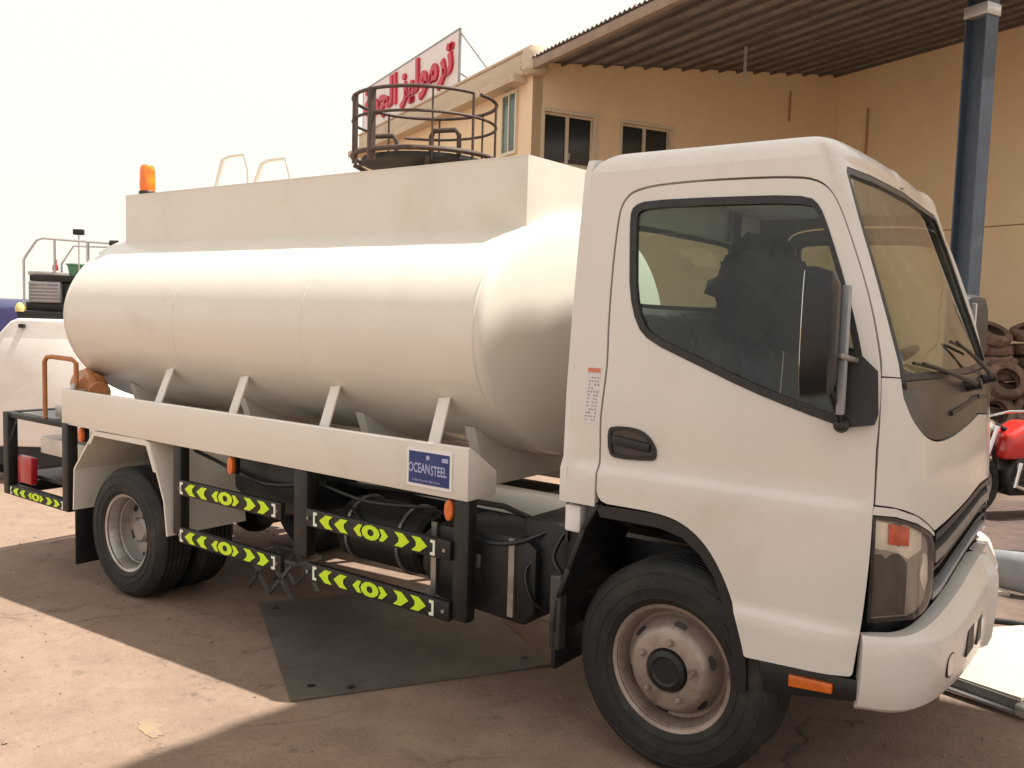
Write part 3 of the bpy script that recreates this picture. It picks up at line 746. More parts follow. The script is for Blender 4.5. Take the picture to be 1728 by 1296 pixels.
mb = MB(); mb.prism([(.318, .515), (.66, .533), (.685, .535), (.685, .47), (.655, .455), (.34, .40), (.318, .41)], lambda a, b, t: (a, t, b), -.955, -.66)
sill = mb.build('sill_step', PLAST, truck, bevel=.008)
mb = MB(); mb.prism([(.45, .455), (.45, .497), (.595, .502), (.595, .468)], lambda a, b, t: (a, t, b), -.968, -.945); mb.build('side_reflector', ORANGE, sill, bevel=.004)
mirror_tree(sill, truck)
mb = MB(); mb.prism([(-.44, .955), (-.32, .955), (.31, .53), (.66, .545), (.75, .50), (.75, 1.0), (.2, 1.2), (-.44, 1.0)], lambda a, b, t: (a, t, b), -.60, .60)
mb.box((.35, 0, .44), (.10, 1.5, .10)); mb.build('engine_bay', BLACK, truck, bevel=.01)

# ---------------------------------------------------------------- wheels
def make_wheel(front):
    """wheel about the origin, outer face towards -y"""
    w_ = thing('wheel', None, None)
    t = MB(); RO = .402
    prof = [(.228, .012), (.245, -.004), (.262, -.013), (.264, -.017), (.270, -.017), (.272, -.014), (.300, -.018), (.302, -.021), (.308, -.021), (.310, -.018), (.340, -.017), (.352, -.014), (.354, -.0165), (.360, -.0155), (.362, -.011), (.372, -.006), (.388, .010), (RO - .004, .024), (RO, .030)]
    grooves = []
    y0 = .030; wd = .152
    for k in range(5):
        a = y0 + wd * (k + .5) / 5.0
        if k in (1, 2, 3) or True:
            grooves += [(RO, a - .006), (RO - .011, a - .004), (RO - .011, a + .004), (RO, a + .006)]
    prof += grooves + [(RO, .182), (RO - .004, .188), (.388, .202), (.372, .218), (.335, .230), (.285, .230), (.245, .216), (.228, .200)]
    t.lathe(prof, (0, 0, 0), (0, 1, 0), 64, closed=False)
    t.build('tyre', RUBBER, w_, smooth=35)
    r = MB()
    if front:
        pr = [(.226, .006), (.240, .000), (.240, .010), (.222, .014), (.208, .040), (.200, .062), (.186, .068), (.180, .050), (.165, .012), (.150, -.012), (.135, -.020), (.085, -.022), (.080, -.016), (.078, .02)]
    else:
        pr = [(.226, .006), (.240, .000), (.240, .010), (.222, .014), (.212, .040), (.205, .075), (.196, .080), (.192, .125), (.184, .150), (.160, .150), (.135, .140), (.090, .140), (.085, .13), (.0, .13)]
    r.lathe(pr, (0, 0, 0), (0, 1, 0), 48); r.lathe([(.226, .20), (.205, .16), (.200, .062)], (0, 0, 0), (0, 1, 0), 48)
    rim = r.build('rim', RIMST if front else RIMSILV, w_, smooth=40)
    for k in range(6):
        h = MB()
        a = k * math.pi / 3 + .35; rad, yy = (.168, .021) if front else (.172, .149)
        c = Vector((math.cos(a) * rad, yy - .003, math.sin(a) * rad)); tv = Vector((-math.sin(a), 0, math.cos(a))); rv = Vector((math.cos(a), .85 if front else 0, math.sin(a))).normalized(); nv = tv.cross(rv).normalized()
        if nv.y > 0: nv = -nv
        oval = [(math.cos(q * math.pi / 6) * .026, math.sin(q * math.pi / 6) * .0135) for q in range(12)]
        h.prism(oval, lambda p_, q_, t_: c + tv * p_ + rv * q_ + nv * t_, -.004, .0035)
        h.build('hand_hole', BLACK, rim)
    n = MB()
    for k in range(5 if front else 5):
        a = k * math.tau / 5 + .2; rad = .110
        yb = -.022 if front else .140
        n.lathe([(.013, 0), (.013, -.014), (.008, -.020), (0, -.020)], (math.cos(a) * rad, yb, math.sin(a) * rad), (0, 1, 0), 6)
    n.build('wheel_nut', RIMST, rim)
    hb = MB()
    if front: hb.lathe([(.079, .0), (.079, -.018), (.074, -.030), (.055, -.036), (.048, -.030), (.0, -.030)], (0, 0, 0), (0, 1, 0), 28)
    else: hb.lathe([(.080, .145), (.078, .10), (.060, .085), (.0, .085)], (0, 0, 0), (0, 1, 0), 28)
    hb.build('hub', BLACK if front else STEELG, w_)
    return w_
RZ = gz(-3.675) + .398
fw = make_wheel(True); fw.parent = truck; fw.location = Vector((0, -.945, gz(0) + .398)) - truck.location
rwh = make_wheel(False); rwh.parent = truck; rwh.location = Vector((-3.675, -.965, RZ)) - truck.location
for src, x, y, z, far_ in ((fw, 0, .945, gz(0) + .398, True), (rwh, -3.675, -.675, RZ, False), (rwh, -3.675, .965, RZ, True), (rwh, -3.675, .675, RZ, True)):
    c = copy_tree(src, truck); c.location = Vector((x, y, z)) - truck.location
    if far_: c.rotation_euler = (0, 0, math.pi)
mb = MB(); mb.tube([(-3.675, -.70, RZ), (-3.675, -.16, RZ), (-3.675, .16, RZ), (-3.675, .70, RZ)], .06, 12); mb.lathe([(0, -.17), (.10, -.14), (.155, -.06), (.165, 0), (.155, .06), (.10, .14), (0, .17)], (-3.675, 0, RZ), (1, 0, 0), 20)
mb.tube([(-3.5, 0, RZ + .05), (-1.4, 0, .50)], .045, 10); mb.build('rear_axle', BLACK, truck)
mb = MB(); mb.tube([(0, -.75, .37), (0, .75, .37)], .05, 10); mb.build('front_axle', BLACK, truck)

# ---------------------------------------------------------------- chassis
for y in (-.37, .37):
    mb = MB(); mb.box((-2.25, y, .60), (5.5, .07, .20)); mb.build('chassis_rail', BLACK, truck, bevel=.006)
for y in (-.47, .47):
    mb = MB(); mb.box((-2.62, y, .785), (3.95, .09, .115)); mb.build('subframe_rail', CREAM, truck, bevel=.006)
for x in (-4.3, -3.0, -2.2, -1.3, -.7):
    mb = MB(); mb.box((x, 0, .62), (.08, .66, .14)); mb.build('cross_member', BLACK, truck)
mb = MB(); mb.prism([(-1.3, .50), (-1.3, .66), (-1.22, .72), (-.72, .74), (-.66, .70), (-.66, .42), (-.72, .36), (-1.2, .38)], lambda a, b, t: (a, t, b), -.88, -.47); mb.build('battery_box', BLACK, truck, bevel=.015)
mb = MB(); mb.lathe([(0, 0), (.14, .01), (.16, .03), (.16, .55), (.14, .57), (0, .58)], (-1.95, -.68, .56), (1, 0, 0), 24); mb.build('air_tank', BLACK, truck)
mb = MB(); mb.box((-.62, -.66, .62), (.30, .36, .40)); mb.build('air_cleaner', BLACK, truck, bevel=.03)
mb = MB(); mb.box((-.438, -.90, .885), (.075, .12, .11)); cb = mb.build('coolant_bottle', PLATEW, truck, bevel=.012)
mb = MB(); mb.lathe([(.022, 0), (.022, .025), (0, .025)], (-.438, -.92, .938), (0, 0, 1), 12); mb.build('bottle_cap', BLACK, cb)
mb = MB(); mb.box((-.475, -.93, .86), (.012, .02, .16)); mb.build('bottle_strap', BLACK, cb)
mb = MB(); mb.prism([(-2.75, .66), (-2.75, .86), (-2.12, .86), (-2.12, .60), (-2.45, .56)], lambda a, b, t: (a, t, b), -.86, -.48); mb.build('fuel_tank', BLACK, truck, bevel=.03)
for pts, r_ in (([(-.5, -.60, .80), (-.8, -.62, .74), (-1.0, -.66, .80), (-1.5, -.62, .78), (-2.2, -.62, .74)], .014), ([(-.45, -.66, .74), (-.52, -.74, .60), (-.50, -.74, .46), (-.62, -.66, .38)], .018), ([(-.46, -.55, .9), (-.62, -.60, .84), (-.85, -.58, .66)], .025)):
    mb = MB(); mb.tube(pts, r_, 7); mb.build('hose', PLAST, truck)
for pts, r_ in (([(-.60, -.80, .80), (-.75, -.895, .72), (-.95, -.90, .70), (-1.1, -.80, .76)], .010), ([(-.62, -.78, .72), (-.70, -.89, .62), (-.66, -.89, .48), (-.58, -.80, .42)], .009), ([(-.52, -.86, .82), (-.56, -.90, .70), (-.50, -.90, .60), (-.55, -.86, .48)], .012), ([(-1.35, -.70, .70), (-1.6, -.86, .60), (-1.85, -.80, .68)], .010), ([(-2.0, -.85, .80), (-2.4, -.90, .74), (-2.9, -.86, .80), (-3.2, -.80, .82)], .011), ([(-1.2, -.90, .80), (-1.6, -.93, .77), (-2.0, -.91, .81)], .008)):
    mb = MB(); sm_ = [Vector(q) for q in pts]; out_ = []
    for i in range(len(sm_) - 1):
        for k in range(5):
            t_ = k / 5; p0 = sm_[max(0, i - 1)]; p1 = sm_[i]; p2 = sm_[i + 1]; p3 = sm_[min(len(sm_) - 1, i + 2)]
            out_.append(.5 * ((2 * p1) + (p2 - p0) * t_ + (2 * p0 - 5 * p1 + 4 * p2 - p3) * t_ ** 2 + (3 * p1 - p0 - 3 * p2 + p3) * t_ ** 3))
    mb.tube(out_ + [sm_[-1]], r_, 6); mb.build('cable', PLAST, truck)
for x in (-1.85, -1.50):
    mb = MB(); mb.tube([(x, -.68 + .166 * math.cos(k * math.tau / 20), .56 + .166 * math.sin(k * math.tau / 20)) for k in range(20)], .010, 6, closed=True); mb.build('tank_strap', STEELG, truck)
for x in (-1.22, -.78):
    mb = MB(); mb.box((x, -.886, .56), (.03, .012, .34)); mb.build('box_strap', STEELG, truck)
mb = MB(); mb.box((-1.0, -.89, .60), (.10, .02, .06)); mb.build('box_latch', STEELG, truck, bevel=.006)
# leaf springs
for x, z in ((-3.675, RZ + .12), (0, .46)):
    for y in (-.46, .46):
        mb = MB()
        for k in range(4):
            ln = .60 - .11 * k
            pts = [Vector((x + ln * q, y, z - .018 * k + .10 * q * q)) for q in (-1, -.5, 0, .5, 1)]
            for a, b in zip(pts, pts[1:]): mb.beam(a, b, .06, .014)
        mb.build('leaf_spring', BLACK, truck)

# ---------------------------------------------------------------- tank
TA, TB, TZ = .865, .62, 1.58; TX0, TX1 = -4.60, -1.05
NT = 96
def tring(s, x): return [(x, -TA * s * math.sin(2 * math.pi * k / NT), TZ + TB * s * math.cos(2 * math.pi * k / NT)) for k in range(NT)]
def tmesh(rings, cap0=False, cap1=False):
    mb = MB(); vs = [q for r_ in rings for q in r_]; n = NT
    fs = [(i * n + k, i * n + (k + 1) % n, (i + 1) * n + (k + 1) % n, (i + 1) * n + k) for i in range(len(rings) - 1) for k in range(n)]
    if cap0: fs.append(tuple(range(n)))
    if cap1: fs.append(tuple((len(rings) - 1) * n + k for k in range(n)))
    mb.add(vs, fs); return mb
xs_ = [TX0 + (TX1 - TX0) * k / 24 for k in range(25)]
tank = tmesh([tring(1 + .0012 * math.sin(k * 1.9), x) for k, x in enumerate(xs_)]).build('tank', CREAM, truck, smooth=60)
def head(x, sg, depth, rng_):
    pr = [(1.0, 0)] + [(1 - .055 * (1 - math.cos(R(a))), .055 * math.sin(R(a))) for a in (20, 40, 60, 75)]
    s0, h0 = pr[-1]
    for k in range(1, 11):
        f = k / 10; s = s0 * (1 - f) + .0 * f
        pr.append((max(.002, s), h0 + (depth - h0) * (1 - (s / s0) ** 2.0)))
    return tmesh([tring(s, x + sg * h) for s, h in pr], cap1=True)
head(TX1, 1, .15, None).build('tank_head', CREAM, tank, smooth=60)
head(TX0, -1, .20, None).build('tank_head', CREAM, tank, smooth=60)
for x in (TX1 - .004, TX0 + .004, -2.2, -3.35):
    big = .006 if x in (TX1 - .004, TX0 + .004) else .0022
    tmesh([tring(1, x - .012), tring(1 + big, x - .006), tring(1 + big, x + .006), tring(1, x + .012)]).build('weld_seam', CREAM, tank, smooth=60)
# coaming box along the top
BY, BZ0, BZ1, BX0, BX1 = .49, 2.07, 2.413, -4.47, -1.04
mb = MB(); T_ = .012
for y in (-BY, BY): mb.box(((BX0 + BX1) / 2, y, (BZ0 + BZ1) / 2), (BX1 - BX0, T_, BZ1 - BZ0))
cw_ = MB()
mb.box((BX1 - T_ / 2, 0, (1.9 + BZ1) / 2), (T_, 2 * BY - T_, BZ1 - 1.9)); mb.box((BX0 + T_ / 2, 0, (BZ0 + BZ1) / 2), (T_, 2 * BY - T_, BZ1 - BZ0))
for y in (-BY, BY): mb.box(((BX0 + BX1) / 2, y * .985, BZ1 + .002), (BX1 - BX0, .03, .006))
mb.box((BX1 - .016, 0, BZ1 + .0022), (.032, 2 * BY - .04, .006))
coam = mb.build('coaming', CREAM, tank, smooth=0)
for x in (-3.42, -2.35, -1.6):
    mb = MB(); mb.lathe([(0, .22), (.16, .22), (.17, .21), (.17, .12), (.22, .11), (.22, .09), (.20, .0)], (x, 0, 2.15), (0, 0, 1), 24); mb.build('manhole', CREAM, tank)
for x, hh in ((-3.62, 2.63), (-3.22, 2.575)):
    mb = MB(); y_ = -.34
    mb.tube([(x - .06, y_, 2.14), (x - .05, y_, 2.42), (x + .03, y_, hh - .02), (x + .10, y_, hh), (x + .26, y_, hh), (x + .30, y_, hh - .10), (x + .32, y_, 2.14)], .013, 8); mb.build('grab_hoop', CREAM, tank)
# support gussets between side rail and tank
for x in (-3.48, -2.75, -2.0, -1.26):
    for sg in (-1, 1):
        mb = MB(); mb.beam((x + .02, sg * .90, 1.03), (x - .022, sg * .765, 1.285), .070, .012, up=(0, sg, .3))
        mb.build('tank_support', CREAM, truck, bevel=.004)
mb = MB()
for x in (-4.2, -3.0, -2.0, -1.25):
    mb = MB(); mb.prism([(-.5, .84), (.5, .84), (.62, 1.14), (.4, 1.03), (0, .97), (-.4, 1.03), (-.62, 1.14)], lambda a, b, t: (t, a, b), x - .03, x + .03)
    mb.build('tank_saddle', CREAM, truck)
# side rails
for sg in (-1, 1):
    mb = MB(); mb.prism([(-1.0, .88), (-1.0, 1.108), (-.985, 1.112), (-.80, .99), (-.80, .885)], lambda a, b, t: (t, sg * -a if sg > 0 else a, b), -4.38, -.94)
    rl = mb.build('side_rail', CREAM, truck, bevel=.004)
    if sg < 0:
        pl = MB(); pl.box((-1.157, -1.0035, .995), (.262, .004, .170)); pl_o = pl.build('name_plate', PLATEW, rl)
        pl = MB(); pl.box((-1.157, -1.0065, .995), (.236, .003, .142)); pl.build('plate_face', BLUEP, pl_o)
        def put(txt, size, cx_, cz_, mt, sx=1.0, bold=0.0, nm='lettering'):
            v, f = text_mesh(txt, size, bold); q = MB()
            q.add([(cx_ + a * sx, -1.0092, cz_ + b) for a, b in v], f); q.build(nm, mt, pl_o, smooth=0)
        put('OCEAN', .060, -1.212, .992, TXTB, .62, .0012); put('STEEL', .060, -1.098, .988, TXTB, .60, .0012)
        put('trailers & tanks fabrication', .017, -1.17, .940, TXTB, .9)
        q = MB(); q.box((-1.062, -1.0095, 1.042), (.034, .002, .018)); q.lathe([(0, 0), (.011, 0), (.011, .002), (0, .002)], (-1.162, -1.0095, 1.044), (0, 1, 0), 12); q.build('plate_emblem', TXTB, pl_o)
for x in (-4.17, -2.60, -1.055):
    mb = MB(); mb.box((x, -.955, .83), (.05, .03, .10)); mb.build('lamp_bracket', BLACK, truck)
    mb = MB(); o_ = [(math.cos(k * math.tau / 14) * .024, .825 + math.sin(k * math.tau / 14) * .048) for k in range(14)]
    mb.prism(o_, lambda a, b, t: (x + a, t, b), -.992, -.965); mb.build('marker_lamp', ORANGE, truck, bevel=.005)

# side guard
for x, z0, wx in ((-.985, .345, .085), (-2.03, .44, .10), (-3.10, .36, .075)):
    mb = MB(); mb.box((x, -.955, (z0 + .88) / 2), (wx, .06, .88 - z0)); mb.build('guard_post', BLACK, truck, bevel=.006)
def tape(x0, x1, z0, z1, parent, y):
    H = z1 - z0; zc = (z0 + z1) / 2; L_ = x1 - x0
    def P(lst, mb_=None, nm='tape_chevron', mt=None):
        mb_ = mb_ or MB(); mb_.prism(lst, lambda a, b, t: (x0 + a * L_, t, zc + b * H / 2), y - .0015, y - .0045)
        if nm: mb_.build(nm, mt or LIME, parent, smooth=0)
    hgt = .80
    def chev(c, s):
        w_ = .060
        P([(c - s * w_ * 1.0, 0), (c - s * w_ * .1, hgt), (c + s * w_ * .9, hgt), (c + s * w_ * .35, .25), (c + s * w_ * .35, -.25), (c + s * w_ * .9, -hgt), (c - s * w_ * .1, -hgt)])
    for c in (.128, .258): chev(c, 1)
    for c in (.742, .872): chev(c, -1)
    ring_o = [(.5 + .072 * math.cos(k * math.tau / 12), .88 * math.sin(k * math.tau / 12)) for k in range(12)]
    ring_i = [(.5 + .026 * math.cos(k * math.tau / 12), .42 * math.sin(k * math.tau / 12)) for k in range(12)]
    rg = MB()
    for k in range(12):
        k2 = (k + 1) % 12; P([ring_o[k], ring_o[k2], ring_i[k2], ring_i[k]], rg, None)
    rg.build('tape_ring', LIME, parent, smooth=0)
    P([(.36, .0), (.40, .7), (.43, .7), (.41, 0), (.43, -.7), (.40, -.7)], nm='tape_mark'); P([(.64, .0), (.60, .7), (.57, .7), (.59, 0), (.57, -.7), (.60, -.7)], nm='tape_mark')
    for s in (0, 1):
        def m_(a): return a if s == 0 else 1 - a
        P([(m_(.012), .85), (m_(.045), .85), (m_(.045), .55), (m_(.026), .5), (m_(.026), -.5), (m_(.045), -.55), (m_(.045), -.85), (m_(.012), -.85)], nm='tape_end', mt=TAPEW)
for x0, x1, z in ((-3.06, -2.16, .645), (-3.06, -2.16, .372), (-1.97, -1.03, .650), (-1.97, -1.03, .380)):
    mb = MB(); mb.box(((x0 + x1) / 2, -.985, z), (x1 - x0, .03, .088)); b_ = mb.build('guard_bar', BLACK, truck, bevel=.004)
    tape(max(x0, -3.05), (-2.19 if x0 < -3 else -1.11) if True else x1, z - .04, z + .04, b_, -1.0) if x0 < -3 else tape(-1.92, -1.105, z - .04, z + .04, b_, -1.0)
    mb = MB()
    for xb in (x0 + .02, x1 - .03): mb.tube([(xb, -1.0, z), (xb, -1.008, z)], .009, 6)
    mb.build('guard_bolt', STEELG, b_)

# rear mudguards and flaps
def strip(path, y0, y1, th, name, mt):
    mb = MB()
    n = len(path); L_ = []; Rr = []
    for i, q in enumerate(path):
        a = Vector(path[max(0, i - 1)]); b = Vector(path[min(n - 1, i + 1)]); d = (b - a).normalized(); nn = Vector((-d.y, d.x)) * th / 2
        L_.append((q[0] + nn.x, q[1] + nn.y)); Rr.append((q[0] - nn.x, q[1] - nn.y))
    mb.prism(L_ + Rr[::-1], lambda a, b, t: (a, t, b), y0, y1); return mb.build(name, mt, truck)
gp = [(-4.24, .33), (-4.225, .60), (-4.04, .80), (-3.98, .865), (-3.42, .872), (-3.36, .865), (-3.28, .70), (-3.205, .54), (-3.175, .34)]
o_ = strip(gp, -1.0, -.46, .014, 'rear_mudguard', CREAM)
mb = MB(); mb.prism([(-4.04, .80), (-3.98, .87), (-3.36, .87), (-3.28, .70), (-3.31, .70), (-3.385, .845), (-3.97, .845), (-4.02, .78)], lambda a, b, t: (a, t, b), -1.003, -.985); mb.build('mudguard_edge', CREAM, o_)
mirror_tree(o_, truck)
for sg in (-1, 1):
    mb = MB(); mb.box((-4.255, sg * .73, .15), (.014, .50, .38)); mb.build('mud_flap', PLAST, truck, bevel=.003)

# rear frame with pump deck, lamps and tape
mb = MB()
for x in (-5.17, -4.335):
    for y in (-.97, .97): mb.box((x, y, .595), (.075, .07, .585))
for y in (-.97, .97):
    mb.box((-4.752, y, .868), (.76, .05, .035)); mb.box((-4.752, y, .335), (.76, .05, .075))
mb.box((-5.17, 0, .87), (.06, 1.87, .04)); mb.box((-5.17, 0, .335), (.06, 1.87, .08)); mb.box((-4.752, 0, .44), (.76, 1.80, .03))
rf = mb.build('rear_frame', BLACK, truck, bevel=.005)
mb = MB(); mb.box((-4.75, 0, .875), (.74, 1.84, .012)); mb.build('deck_plate', STEELG, rf)
mb = MB(); mb.box((-4.66, -.40, .66), (.66, .90, .12)); mb.build('pump_cabinet', CREAM, rf, bevel=.01)
mb = MB(); mb.box((-4.955, -.955, .495), (.20, .05, .19)); mb.build('tail_lamp', REDL, rf, bevel=.012)
tape(-5.13, -4.37, .305, .365, rf, -.995)
# pump and pipework behind the tank
mb = MB(); mb.tube([(-4.66, -.97, .87), (-4.66, -.97, 1.27), (-4.64, -.965, 1.30), (-4.60, -.95, 1.305), (-4.44, -.90, 1.295), (-4.40, -.89, 1.27), (-4.40, -.89, 1.08)], .016, 8); mb.build('pump_pipe', PIPE, truck)
mb = MB(); mb.lathe([(0, 0), (.09, .0), (.10, .03), (.10, .22), (.07, .25), (.04, .36), (.07, .36), (.07, .39), (0, .39)], (-4.62, -.72, 1.12), (1, -.25, -.1), 18); mb.tube([(-4.3, -.78, 1.05), (-4.38, -.80, 1.16), (-4.5, -.76, 1.2)], .035, 8)
mb.build('pump', PIPE, truck)
mb = MB(); mb.box((-4.42, -.86, 1.0), (.12, .16, .20)); mb.tube([(-4.36, -.93, 1.05), (-4.36, -.93, 1.14)], .02, 8); mb.box((-4.55, -.82, .93), (.24, .16, .08)); mb.build('valve', GALV, truck, bevel=.008)
# beacon
mb = MB(); mb.lathe([(.056, 0), (.056, .02), (.05, .028), (0, .028)], (-4.31, -.43, 2.418), (0, 0, 1), 20); bb = mb.build('beacon', BLACK, truck)
mb = MB(); mb.lathe([(.048, .0), (.052, .03), (.050, .13), (.046, .165), (.036, .178), (0, .182)], (-4.31, -.43, 2.444), (0, 0, 1), 20); mb.build('beacon_dome', AMBER, bb)

# ------------------------------------------------------------------ the building, tall wall and canopy behind
A = Vector((.429, .903, 0)); B = Vector((-.903, .429, 0)); BB = -B; C0 = Vector((-8.602, 9.992, 0))
def bp_(s, q, z): return C0 + A * s + BB * q + Vector((0, 0, z))     # along the window wall, out from it, up
def roofz(s): return 6.22 + .117 * s
LW = 7.98
bld = thing('workshop_building', 'tan rendered workshop building with two dark windows behind the tank', 'building', tuple(bp_(1, -3, 0)))
wins = [(.27, 1.40, 4.56, 5.53), (2.06, 3.26, 4.56, 5.53)]
outl = [(0, -.5), (LW, -.5), (LW, roofz(LW) + .165), (LW / 2, roofz(LW / 2) + .165), (0, roofz(0) + .165)]
panel('front_wall', outl, [[(a, c), (b, c), (b, d), (a, d)] for a, b, c, d in wins], [WALL], bld, lambda s, z: tuple(bp_(s, 0, z)), thick=.22, step=(1.5, 1.5), smooth=0)
for a, b, c, d in wins:
    mb = MB(); q = -.09
    def bar(s0, s1, z0, z1, q0, q1, mb_):
        mb_.prism([(s0, z0), (s1, z0), (s1, z1), (s0, z1)], lambda s, z, t: bp_(s, t, z), q0, q1)
    f = .045; e = .003
    bar(a + e, b - e, c + e, c + f, -.11, -.05, mb); bar(a + e, b - e, d - f, d - e, -.11, -.05, mb); bar(a + e, a + f, c + f, d - f, -.11, -.05, mb); bar(b - f, b - e, c + f, d - f, -.11, -.05, mb)
    wf = mb.build('window_frame', WINFR, bld, bevel=.004)
    mm = (a + b) / 2 - .02
    mb = MB(); bar(mm - .03, mm + .03, c + f, d - f, -.10, -.045, mb); mb.build('mullion', WINFR, wf)
    for s0, s1, q0 in ((a + f, mm - .03, -.085), (mm + .03, b - f, -.075)):
        mb = MB(); bar(s0, s1, c + f, d - f, q0 - .008, q0, mb); mb.build('pane', WINGL, wf, smooth=0)
    mb = MB(); bar(mm + .04, mm + .065, c + .12, c + .24, -.07, -.04, mb); mb.build('handle', GALV, wf)
    mb = MB(); bar(a - .06, b + .06, c - .06, c - .002, -.10, .045, mb); mb.build('sill', WINFR, bld, bevel=.005)
# render band round each opening
for a, b, c, d in wins:
    panel('window_surround', [(a - .07, c), (b + .07, c), (b + .07, d + .07), (a - .07, d + .07)], [[(a, c - .0), (b, c - .0), (b, d), (a, d)]] if False else [[(a + .001, c + .001), (b - .001, c + .001), (b - .001, d), (a + .001, d)]], [WINFR], bld, lambda s, z: tuple(bp_(s, .018, z)), thick=.018, step=(2, 2), smooth=0)
LS = 10.25
def sw(s, q, z): return bp_(s, -q, z)
mb = MB(); mb.prism([(0, -.6), (LS, -.6), (LS, 6.25), (0, 6.25)], lambda q, z, t: sw(t, q, z), .0, .22); mb.build('side_wall', WALL, bld, smooth=0)
mb = MB(); mb.prism([(-.02, 6.25), (LS, 6.25), (LS, 6.64), (-.02, 6.64)], lambda q, z, t: sw(t, q, z), -.05, .20); mb.build('parapet', PARA, bld, bevel=.02)
mb = MB(); mb.prism([(.05, 6.17), (LS, 6.17), (LS, 6.25), (.05, 6.25)], lambda q, z, t: sw(t, q, z), -.16, .0); mb.build('ledge', PARA, bld, bevel=.01)
mb = MB(); mb.prism([(-.04, 6.64), (LS, 6.64), (LS, 6.69), (-.04, 6.69)], lambda q, z, t: sw(t, q, z), -.08, .23); mb.build('coping', PARA, bld, bevel=.01)
mb = MB(); mb.lathe([(0, 6.14), (.17, 6.14), (.25, 6.22), (.26, 6.50), (.22, 6.60), (0, 6.63)], tuple(bp_(.02, .02, 0)), (0, 0, 1), 24); mb.build('corner_cap', PARA, bld)
mb = MB(); mb.prism([(0, -.3), (LS, -.3), (LS, LW), (0, LW)], lambda q, s, t: bp_(s, -q - .23, t), 6.05, 6.2); mb.build('roof_slab', PARA, bld, smooth=0)
# greenish window in the side wall
mb = MB(); mb.prism([(.62, 4.85), (1.15, 4.85), (1.15, 5.95), (.62, 5.95)], lambda q, z, t: sw(t, q, z), -.03, -.002); gw = mb.build('side_window', GREENGL, bld, bevel=.004)
mb = MB()
for q0, q1, z0, z1 in ((.56, .62, 4.79, 6.01), (1.15, 1.21, 4.79, 6.01), (.62, 1.15, 4.79, 4.85), (.62, 1.15, 5.95, 6.01), (.86, .90, 4.85, 5.95)):
    mb.prism([(q0, z0), (q1, z0), (q1, z1), (q0, z1)], lambda q, z, t: sw(t, q, z), -.05, -.002)
mb.build('side_window_frame', WINFR, gw)

tw = thing('tall_wall', 'tall orange tan wall standing behind the cab under the canopy', 'wall', tuple(bp_(LW, 6, 0)))
mb = MB(); mb.prism([(-.22, -.5), (16, -.5), (16, 3.60), (-.22, 3.60)], lambda q, z, t: bp_(t, q, z), LW, LW + .22); mb.build('lower_wall', WALL_LIT, tw, smooth=0)
mb = MB(); mb.prism([(-.22, 3.625), (16, 3.625), (16, 7.32), (-.22, 7.32)], lambda q, z, t: bp_(t, q, z), LW + .004, LW + .22); mb.build('upper_wall', WALL_LIT, tw, smooth=0)
mb = MB(); mb.prism([(-.2, 3.60), (16, 3.60), (16, 3.625), (-.2, 3.625)], lambda q, z, t: bp_(t, q, z), LW + .02, LW + .21); mb.build('wall_joint', WALLD, tw, smooth=0)
mb = MB(); mb.tube([tuple(bp_(LW - .04, .9, 5.2)), tuple(bp_(LW - .04, .9, 6.4))], .02, 8); mb.build('conduit', WALLD, tw)
for s_, z0, z1 in ((LW - 1.5, 6.1, 6.75),):
    mb = MB(); mb.tube([tuple(bp_(s_, .04, z0)), tuple(bp_(s_, .04, z1))], .018, 8); mb.build('conduit', WALLD, bld)

can = thing('canopy_roof', 'sloping corrugated sheet canopy roof reaching out from the tan building', 'canopy', tuple(bp_(4, 4, 0)))
q1_ = 7.1
for k in range(8):
    qa = -.25 + k * .92; mb = MB(); nw = 28; vs = []
    for t_ in (0, 1):
        for i in range(nw + 1):
            q = qa + .926 * i / nw; wv = .022 * math.cos(i / nw * math.tau * 7)
            for s in (-.16, LW * .5, LW + .1):
                vs.append(bp_(s, q, roofz(s) + .20 + wv + t_ * .008 + (.006 if k % 2 else 0)))
    n3 = 3; o2 = (nw + 1) * 3
    fs = []
    for i in range(nw):
        for j in range(2):
            a0 = i * 3 + j; fs.append((a0, a0 + 1, a0 + 4, a0 + 3)); fs.append((o2 + a0, o2 + a0 + 3, o2 + a0 + 4, o2 + a0 + 1))
    for i in range(nw):
        for j in (0, 2): fs.append((i * 3 + j, (i + 1) * 3 + j, o2 + (i + 1) * 3 + j, o2 + i * 3 + j))
    mb.add(vs, fs); mb.build('roof_sheet', SHEET, can, smooth=60, weld=False)
for k in range(17):
    s = .14 + k * .48; mb = MB(); mb.beam(bp_(s, 0, roofz(s) + .135), bp_(s, q1_, roofz(s) + .135), .04, .06); mb.build('purlin', DARKST, can, smooth=0)
mb = MB(); mb.prism([(-.28, 6.20), (q1_, 6.20), (q1_, 6.375), (-.28, 6.375)], lambda q, z, t: bp_(t, q, z), -.13, -.01); mb.build('edge_fascia', BEAM, can, bevel=.012)
mb = MB(); mb.beam(bp_(-.12, q1_ + .06, roofz(0) + .0), bp_(LW, q1_ + .06, roofz(LW) + .0), .10, .30); mb.build('eave_girder', BLUEST, can)
mb = MB(); mb.tube([bp_(3.2, 2.2, roofz(3.2) + .05), bp_(3.2, 2.2, roofz(3.2) - .55)], .03, 8); mb.build('lamp_rod', GALV, can)

